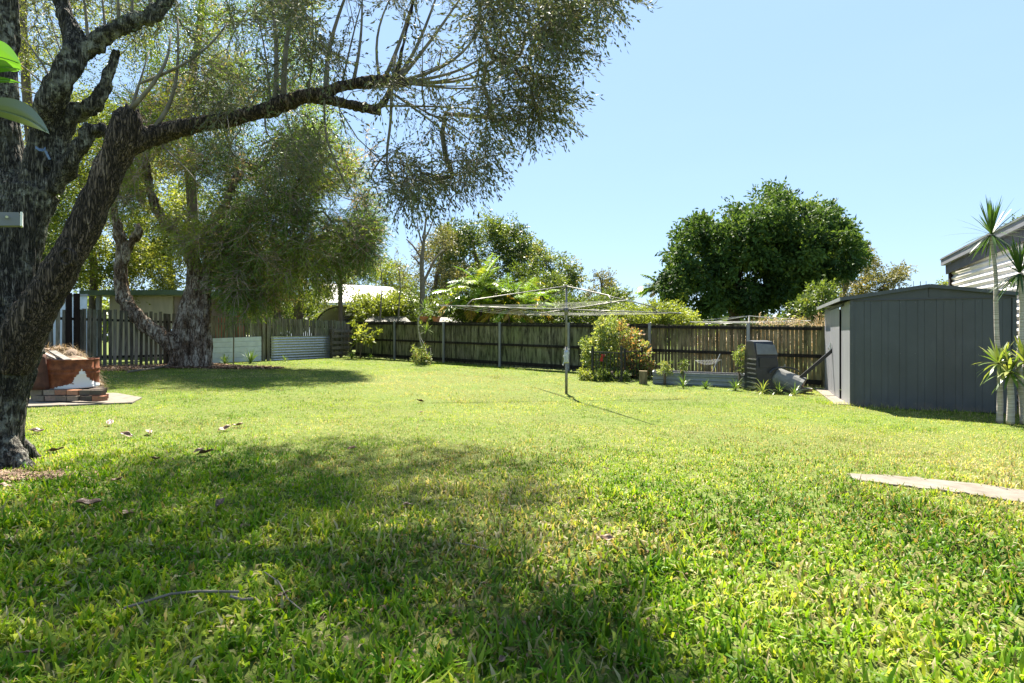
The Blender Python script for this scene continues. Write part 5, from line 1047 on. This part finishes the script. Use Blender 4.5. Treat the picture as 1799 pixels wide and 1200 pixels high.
# plants along the bed
def straps(label, x, d, n, L, W, seed, bend=1.3, mat='strap', tb=.5, zoff=0, grp='strap-leaved clumps by the raised bed'):
    b = GX(x, d); b[2] += zoff; T = thing('strap_plant', b, label, 'plant', grp); rosette('leaves', b, int(n*1.5), L, W*.7, M[mat], T, .2, .95, bend*1.5, seed=seed, tb=tb-.1)
straps('grassy strap-leaved clump in front of the left half of the raised bed', 1200, 14.5, 40, .42, .016, 1, 1.7, tb=.45)
straps('strap-leaved clump at the right end of the raised bed', 1292, 14.1, 60, .38, .018, 2, 1.7, tb=.5)
straps('pale arching spider-like clump at the foot of the compost bin', 1340, 13.5, 44, .46, .02, 3, 2.2, tb=.85)
straps('strap-leaved clump between compost bin and overturned bin', 1368, 13.4, 34, .38, .018, 4, 2., tb=.7)
straps('arching strap-leaved clump in front of the overturned bin', 1396, 13.2, 26, .36, .018, 5, 2., tb=.65)
straps('leafy weed clump along the front of the raised bed, middle', 1240, 14.4, 36, .26, .03, 6, 1.2, tb=.3)
shrub('shrub', 'upright pale flowering weed on the raised bed beside the compost bin', [(1292, 612), (1306, 606), (1308, 650), (1296, 652)], 14.7, 15.0, 26, .09, 60, .05, .022, M['leaf_rose'], 101, 'shrub', stemx=1300)
shrub('shrub', 'small pale leafy plant at the left end of the raised bed', [(1158, 640), (1175, 634), (1180, 652), (1160, 654)], 15.2, 15.5, 14, .10, 60, .05, .025, M['leaf_rose'], 102, 'shrub', stemx=1168)
shrub('shrub', 'small dark green plant on the raised bed left of the wire basket', [(1196, 634), (1206, 634), (1206, 652), (1196, 652)], 15.2, 15.4, 10, .09, 70, .05, .02, M['leaf_g'], 103, 'shrub', stemx=1201)

# ------------------------------------------------------------------ plants along the other fences
rng = np.random.default_rng(110)
YB = GX(633, 27.0)
shrub('shrub', 'small frangipani-like shrub with yellow-green leaves in the far left corner by the pallet', [(618, 575), (640, 562), (662, 588), (655, 600), (640, 606), (625, 600)], 26.6, 27.4, 26, .24, 22, .22, .085, M['leaf_y'], 111, 'shrub', stemx=633, droop=.2)
SD = GX(742, 23.4); T = thing('dracaena', SD, 'spindly multi-stemmed dracaena with small spiky heads in front of the left fence length', 'plant'); d = 23.4
for rows in ([(748, 636, d, 1.1), (750, 622, d, 1.1), (740, 605, d, 1.), (736, 585, d, 1.), (735, 560, d, 1), (745, 545, d, .9)], [(750, 632, d, 1), (748, 612, d, .9), (738, 590, d, .9), (747, 583, d, .8)], [(744, 634, d, 1), (756, 625, d, .9), (756, 612, d, .8)]):
    c = px(rows); m = MB(); m.tube([q[:3] for q in c], [q[3] for q in c], 6); m.build('stem', M['drac'], T, smooth=True)
for i, (x, y, L, n) in enumerate(((746, 541, .42, 46), (750, 580, .38, 40), (739, 572, .25, 24))): rosette('leaf_head', P(x, y, d), n, L, .028, M['strap'], T, -.4, .95, .5, seed=20+i, tb=.6)
shrub('shrub', 'low bushy clump at the foot of the spindly dracaena', [(728, 612), (745, 608), (752, 636), (730, 638)], 23.0, 23.6, 24, .2, 70, .12, .03, M['leaf_rose'], 112, 'shrub', stemx=740)
for i, (x, d, L, n, lab) in enumerate(((395, 20.4, .42, 60, 'bright grassy weed clump at the base of the white ribbed sheet'), (440, 21.4, .6, 60, 'darker tall grass clump at the right end of the white ribbed sheet'), (618, 26.9, .45, 50, 'strap-leaved clump under the yellow-green corner shrub'), (500, 23.6, .3, 24, 'small grass tuft in front of the corrugated sheet'), (650, 26.6, .35, 30, 'weed tuft by the fence right of the yellow-green corner shrub'))):
    straps(lab, x, d, n, L, .03, 40+i, 1.1, tb=.5 if i != 1 else .25, grp='weed clumps along the left fences')

# dry tall grass behind the right fence
rng = np.random.default_rng(120); V, Fc, Tt = [], [], []
for i in range(520):
    x = rng.uniform(1225, 1452); d = rng.uniform(15.8, 19.5); rr = (x-CX)/F; d = max(d, (22.28/(1+.821*rr))+.5); b = GX(x, d); h = 1.55+.5*rng.random()*(1 if x > 1330 else .35)+(.25 if x > 1330 else 0)
    ribbon(V, Fc, Tt, b, np.array((rng.normal(0, .16), rng.normal(0, .16), 1)), h, .018, .25, 4, float(rng.random()))
    for _ in range(4):
        s_ = rng.uniform(.5, 1); ribbon(V, Fc, Tt, b+np.array((0, 0, h*s_*.9)), np.array((rng.normal(0, 1), rng.normal(0, 1), .5)), rng.uniform(.2, .5), .022, 1.2, 3, float(rng.random()))
    if x > 1330 and rng.random() < .3:
        for j in range(14): ribbon(V, Fc, Tt, b+np.array((rng.normal(0, .02), 0, h*.82+j*.02)), np.array((rng.normal(0, 1), rng.normal(0, 1), .6)), .09, .02, .5, 2, .9)
o = npmesh('dry_grass', V, Fc, M['straw'], tint=Tt); tag(o, 'tall dry straw-coloured grass standing behind the right length of fence', 'grass', kind='stuff')

# ------------------------------------------------------------------ drum, bricks, slab, heap
rng = np.random.default_rng(130)
o = poly_slab('garden_slab', [G(*p) for p in slab], .022, .12, M['concrete'], loc=G(140, 705)); tag(o, 'worn concrete slab under the bricks and rusty drum at the left', 'slab')
dc = GX(122, 9.9); gzv = dc[2]; bh = .085
k_ = 0
names = {0: 'bottom course under the rusty drum', 1: 'top course under the rusty drum'}
for c_, (z0, x0, x1, d) in enumerate(((gzv+.035+.04, 60, 186, 9.32), (gzv+.035+.135, 58, 184, 9.38))):
    X0 = P(x0, 0, d)[0]; X1 = P(x1, 0, d)[0]; n = 6; w_ = (X1-X0)/n
    cols = [.25, .75, .45, 1., .1, .05] if c_ else [.3, .7, .2, .3, .0, .6]
    for rowi in range(3):
        for i in range(n):
            if 0 < i < n-1 and rowi == 1: continue
            m = MB(); cx_, cy_ = X0+w_*(i+.5)+rng.normal(0, .008)-.8*rowi*.27, d+rowi*.27+rng.normal(0, .012)
            m.box((cx_, cy_, z0), w_-.018, .105 if rowi != 1 else .2, bh-.004, (1, rng.normal(0, .03), rng.normal(0, .01)), t=cols[i])
            o = m.build('brick', M['brick'], None, loc=(cx_, cy_, z0))
            pos = ['at the far left end', 'second from left', 'third from left', 'fourth from left', 'fifth from left', 'at the right end'][i]; rw = ['front row', 'middle row', 'rear row'][rowi]
            tint_ = {0: 'sooty black', 1: 'brown'}.get(0 if cols[i] < .15 else 1) if cols[i] < .5 else ('pale grey' if cols[i] < .9 else 'orange-red')
            tag(o, f'{tint_} brick {pos}, {rw}, {names[c_]}', 'brick', 'bricks stacked under the rusty drum')
D = thing('drum_planter', (dc[0], dc[1], gzv+.215), 'rusty cut-down steel drum with flaking white paint patch standing on bricks', 'drum')
rr = .43; zb_ = gzv+.215; zt_ = P(0, 632, 9.5)[2]; rows = []
for (f, dr_) in ((0, 0), (.01, .008), (.06, .006), (.10, 0), (.45, 0), (.48, .008), (.52, .008), (.55, 0), (.60, 0), (.63, .010), (.67, .010), (.70, 0), (.96, .0), (.98, .004), (1., .004)):
    z = zb_+(zt_-zb_)*f; rows.append([np.array((dc[0]+(rr+dr_+.01*math.sin(3*a+1))*math.cos(a), dc[1]+(rr+dr_)*math.sin(a), z+.006*math.sin(2*a))) for a in np.linspace(0, 2*math.pi, 49)])
m = MB(); m.sheet(rows); m.build('shell', M['rust'], D, smooth=True, solid=.006)
def mound(name, label, cat, c, rx, ry, h, mat, par=None, n=40, seed=3, amp=.12, pw=3.):
    rows = []
    for i in range(n):
        f = i/(n-1); row = []
        for j in range(n+1):
            a = 2*math.pi*j/n; q = np.array((c[0]+rx*f*math.cos(a), c[1]+ry*f*math.sin(a), 0)); q[2] = c[2]+h*(1-f**pw)+(vn(q[0], q[1], 5, seed)-.5)*amp*(1-f*.6); row.append(q)
        rows.append(row)
    m = MB(); m.sheet(rows); return m.build(name, mat, par, smooth=True)
mound('soil', None, None, (dc[0], dc[1], zt_-.10), .415, .415, .12, M['soilm'] if 'soilm' in M else M.setdefault('soilm', plain('dry_brown_soil', (.20, .14, .095), .95, 0, .45, 12, .8)), D)
# compost heap behind
hp = GX(108, 11.0); HT = thing('compost_heap', hp, 'heap of dry brown garden cuttings piled behind the rusty drum', 'compost heap')
mound('heap', None, None, (hp[0]-.1, hp[1], hp[2]), 0.78, .8, .86, M['soilm'], HT, amp=.3); V, Fc, Tt = [], [], []
for i in range(5200):
    a = rng.uniform(0, 2*math.pi); f = rng.random()**.6; q = np.array((hp[0]-.1+.78*f*math.cos(a), hp[1]+.8*f*math.sin(a), hp[2]+.88*(1-f**3)+rng.normal(0, .02)-.02)); ribbon(V, Fc, Tt, q, np.array((rng.normal(), rng.normal(), rng.normal(0, .4)+.2)), rng.uniform(.05, .26), .009, 1., 3, float(rng.random()*.7))
npmesh('cuttings', V, Fc, M['straw'], HT, tint=Tt)
for i, (a_, b_, lab) in enumerate(((P(76, 620, 9.75), P(112, 634, 9.9), 'silvered plank lying across the rim of the rusty drum, left one'), (P(92, 617, 10.1), P(127, 634, 9.75), 'silvered plank lying across the rim of the rusty drum, right one'))):
    m = MB(); m.bar(a_, b_+np.array((0, -.1, .02)), .11, .022, t=.8-.3*i); o = m.build('plank', M['plank'], None, loc=a_); tag(o, lab, 'plank')
q = GX(66, 9.5); m = MB(); rows = []
for i in range(9):
    z = q[2]+.22+.075*i; rows.append([np.array((q[0]+.10+.2*math.cos(a)-.008*i, q[1]+.1+.35*math.sin(a), z)) for a in np.linspace(R(150), R(330), 13)])
m.sheet(rows); o = m.build('bent_sheet', M['rustdark'], None, loc=q, smooth=True, solid=.006); tag(o, 'dark rusty bent metal sheet between the tree trunk and the white-patched drum', 'metal sheet')

# ------------------------------------------------------------------ leaf litter
def litter(name, label, cx, cy, rx, ry, n, seed, L=.08, W=.02, mat='litter'):
    global rng
    rng = np.random.default_rng(seed); a = rng.uniform(0, 2*math.pi, n); f = rng.random(n)**.6*(1+.25*np.sin(a*3+seed)); x = cx+rx*f*np.cos(a); y = cy+ry*f*np.sin(a)
    v_, f_, t_, d_ = blades(n, x, y, rng.uniform(.4, 1.4, n)*L, rng.uniform(.5, 1.5, n)*W, rng.uniform(1.0, 1.5, n), rng.random(n), np.zeros(n), .012); o = npmesh(name, v_, f_, M[mat], tint=t_); tag(o, label, 'leaf litter', kind='stuff')
litter('leaf_litter', 'brown bark litter round the foot of the big left tree', -4.55, 4.75, .75, .38, 2600, 1, .05, .012)
litter('leaf_litter', 'reddish brown bark mulch round the foot of the paperbark', -10.7, 18.9, 2.3, 1.1, 5200, 2, .12, .04)
litter('leaf_litter', 'dry twigs and litter in front of the picket fence left of the paperbark', -13.0, 17.2, 1.4, 1.2, 2600, 3, .16, .02)
rng = np.random.default_rng(77); n = 900; y = rng.uniform(1.8, 9, n); x = rng.uniform(-1, .35, n)*y*.95; kp = ~excl(x, y) & (vn(x, y, .8, 88) > .40); x, y = x[kp], y[kp]; n = len(x)
v_, f_, t_, d_ = blades(n, x, y, rng.uniform(.012, .04, n), rng.uniform(.006, .016, n), rng.uniform(.9, 1.5, n), rng.random(n), np.zeros(n), .035); o = npmesh('leaf_crumbs', v_, f_, M['litter'], tint=t_); tag(o, 'scattered small dry leaf crumbs over the left half of the lawn', 'leaf litter', kind='stuff')
# bare dirt patch under the litter
for cx_, cy_, rx_, ry_ in ((-4.6, 4.75, .62, .30), (-10.6, 18.9, 1.9, .8)):
    m = MB(); ring = [np.array((cx_+rx_*(1+.18*math.sin(3*a+1))*math.cos(a), cy_+ry_*(1+.18*math.sin(4*a))*math.sin(a), 0)) for a in np.linspace(0, 2*math.pi, 40)[:-1]]
    for q in ring: q[2] = gzb(q[0], q[1])+.012
    m.add([np.array((cx_, cy_, gz(cx_)+.03))]+ring, [(0, 1+i, 1+(i+1) % 39) for i in range(39)]); o = m.build('bare_soil', M['soilm'], smooth=True); o['kind'] = 'structure'
# fallen leaves
rng = np.random.default_rng(140)
def deadleaf(name, L, W, curl, seed):
    r_ = np.random.default_rng(seed); m = MB(); rows = []
    for i in range(9):
        u_ = i/8; w_ = W*math.sin(math.pi*min(1, .03+u_*.94))**.75; z = curl*L*(u_-.5)**2*.6+.004; row = []
        for s_ in (-1, -.5, 0, .5, 1): row.append(np.array(((u_-.5)*L, s_*w_/2, z+abs(s_)*w_*.35*(1+.4*math.sin(u_*9+seed)))))
        rows.append(row)
    m.sheet(rows, t=.5); m.tube([(-.5*L-.03, 0, .004), (-.5*L, 0, curl*L*.15+.004)], .0015, 4); return m.build(name, M['deadleaf'], None, loc=(0, 0, 0), smooth=True, solid=.0008)
protos = None
leafs = [(155, 895, .21, 'big curled brown leaf on the grass in the left foreground', .6), (225, 913, .15, 'smaller pinkish brown leaf just right of the big curled one', .2), (388, 895, .17, 'twisted dark-edged dead leaf in the dappled shade, left of centre', 1.7),
    (497, 1062, .11, 'reddish dead leaf low in the foreground beside a thin stick', 1.3), (715, 895, .10, 'pale dead leaf in the middle of the shaded grass', .3), (362, 801, .22, 'dark folded dead leaf at the near edge of the sunny strip', .1), (618, 794, .16, 'brown dead leaf on the upper edge of the tree shadow', 2.8),
    (395, 758, .22, 'pale dead leaf in the sunny strip, left of its pair', .9), (418, 751, .20, 'pale dead leaf in the sunny strip, right of its pair', .2), (260, 764, .20, 'pale brown leaf in the dappled shade right of the trunk', 2.3), (222, 768, .20, 'flat tan leaf just left of the pale brown one', .1),
    (64, 763, .22, 'dark brown leaf beside the trunk of the big tree', .3), (98, 796, .20, 'curled leaf near the root flare of the big tree', 1.), (205, 852, .13, 'small brown leaf between trunk and foreground leaves', .2), (272, 812, .16, 'standing brown leaf tip in the grass right of the trunk', 1.4),
    (738, 707, .22, 'dark dead leaf lying on the sunny lawn left of the hoist', .1), (740, 727, .12, 'whitish scrap of leaf on the sunny lawn', .2), (192, 748, .24, 'dark twisted leaf in front of the concrete slab', 2.), (8, 862, .12, 'pinkish leaf at the left edge of the picture', .4),
    (1018, 886, .12, 'pale tan leaf at the right border of the tree shadow', 1.2), (1065, 958, .14, 'straw-coloured dead leaf on the sunny side of the shadow border', .4), (60, 1165, .09, 'pale shrivelled leaf in the bottom left corner', .5), (880, 1180, .07, 'dark curled leaf at the bottom centre of the lawn', 1.2), (350, 797, .14, 'tan leaf tip touching the dark folded leaf', .5)]
for i, (x, y, L, lab, rz) in enumerate(leafs):
    L *= .72; o = deadleaf('fallen_leaf', L, L*.5, rng.uniform(.3, 1.1), i); q = G(x, y); near = max(0, min(1, (6.5-q[1])/4)); o.location = (q[0], q[1], gzb(q[0], q[1])+.026+.014*near); o.rotation_euler = (rng.uniform(-.35, .5), rng.uniform(-.35, .35), rz)
    at = o.data.attributes['tint'].data; tv = .72 if any(w_ in lab for w_ in ('pale', 'pink', 'tan', 'whit', 'straw')) else .15 if 'dark' in lab else .5
    for a_ in at: a_.value = tv
    tag(o, lab, 'leaf', 'fallen leaves on the lawn')
for pts, lab in (([(218, 1088), (250, 1078), (300, 1062), (350, 1057), (420, 1058)], 'crooked brown stick lying in the shaded grass at bottom left'), ([(405, 1066), (425, 1072), (445, 1071)], 'short forked twig at the right end of the crooked stick'), ([(465, 1022), (490, 1040), (505, 1070), (530, 1092)], 'thin curved twig beside the reddish leaf'), ([(800, 968), (830, 973), (860, 982)], 'short dark twig in the shade at lower centre')):
    m = MB(); c = [G(*p_)+np.array((0, 0, .05)) for p_ in pts]; m.tube(c, [.006]*len(c) if 'stick' in lab else [.003]*len(c), 6); o = m.build('stick', M['twig'], None, loc=c[0]); tag(o, lab, 'stick', 'sticks on the lawn')
m = MB(); c = [G(x, y)+np.array((0, 0, .05)) for x, y in ((225, 656), (270, 650), (310, 643), (335, 640))]; m.tube(c, [.03, .035, .03, .02], 7); o = m.build('fallen_branch', M['twig'], None, loc=c[0]); tag(o, 'long fallen branch lying in the litter left of the paperbark', 'branch')

# ------------------------------------------------------------------ things close to the camera at the left edge
BR = thing('leafy_branch', P(-60, 190, .95), 'glossy green leafy branch reaching into the picture at the far left edge', 'branch'); m = MB(); c = px([(-120, 230, .95, 5), (-80, 200, .95, 5), (-50, 150, .95, 4.5), (-40, 90, .95, 4)]); m.tube([q[:3] for q in c], [q[3] for q in c], 8); m.build('twig', M['twigg'] if 'twigg' in M else plain('green_twig', (.10, .14, .05), .6), BR, smooth=True)
M['broad'] = leafmat('broad_glossy_leaf', [(0, (.04, .085, .035)), (.5, (.06, .17, .02)), (1, (.10, .26, .03))], .35, .25, .6)
M['broaddark'] = leafmat('underside_of_broad_leaf', [(0, (.045, .075, .055)), (1, (.08, .13, .08))], .06, .35, .5)
def bigleaf(a, b, W, fold, t, side=(0, 1, .3), mt='broad'):
    a = np.array(a); b = np.array(b); d_ = b-a; L = np.linalg.norm(d_); d_ /= L; s_ = np.cross(d_, side); s_ /= np.linalg.norm(s_); nn_ = np.cross(s_, d_); rows = []
    for i in range(13):
        u_ = i/12; w_ = W*math.sin(math.pi*min(1, .02+u_**.9*.97))**.8; row = [a+d_*L*u_+s_*w_*k/2+nn_*(abs(k)*w_*fold+L*.10*math.sin(math.pi*u_)) for k in (-1, -.5, 0, .5, 1)]; rows.append(row)
    m = MB(); m.sheet(rows, t=t); m.tube([a+d_*L*u_+nn_*(L*.10*math.sin(math.pi*u_)-.001) for u_ in np.linspace(0, .95, 8)], .0008, 4, t=1.); return m.build('leaf', M[mt], BR, smooth=True)
bigleaf(P(-50, 185, .95), P(86, 234, .92), .046, .25, .05, (.1, .75, .65), 'broaddark'); bigleaf(P(-48, 92, .95), P(36, 112, .95), .050, .2, .8, (0, .8, .6)); bigleaf(P(-50, 128, .95), P(38, 122, .93), .024, .2, 1., (0, .5, .9)); bigleaf(P(-52, 150, .95), P(36, 146, .93), .012, .1, .7, (0, .5, .9)); bigleaf(P(-60, 140, .95), P(-90, 60, 1.0), .05, .2, .6); bigleaf(P(-60, 180, .95), P(-140, 120, 1.0), .05, .2, .5)
BK = thing('bracket', P(-20, 385, 2.6), 'grey metal gutter end with a pale cut face jutting in at the left edge', 'gutter'); a_, b_ = P(-90, 386, 2.45), P(36, 386, 2.6); m = MB(); m.bar(a_, b_, .05, .062, t=.8); m.build('channel', M['fasciagrey'], BK); m = MB(); dd = (b_-a_)/np.linalg.norm(b_-a_); m.box(b_+dd*.004, .008, .054, .066, dd); m.build('end_cap', M['white'], BK); m = MB(); m.tube([P(12, 381, 2.56), P(12, 381, 2.53)], .006, 8); m.build('rivet', M['galv'], BK)
q = P(70, 262, 5.0); m = MB(); m.sheet([[q+np.array((-.04+.02*i, -.02*math.sin(i*1.4), .012*math.sin(i*2.)+s_*.012)) for i in range(6)] for s_ in (-1, 0, 1)]); m.sheet([[q+np.array((.05+.01*i, -.01, -.02*i-.02)), q+np.array((.075+.01*i, -.02, -.02*i-.02))] for i in range(5)]); o = m.build('rag', plain('faded_blue_rag', (.12, .18, .34), .9), None, loc=q, solid=.004); tag(o, 'scrap of faded blue cloth caught in the fork of the big left tree', 'cloth')
print('objects', len(bpy.data.objects), 'polys', sum(len(o.data.polygons) for o in bpy.data.objects if o.type == 'MESH'))
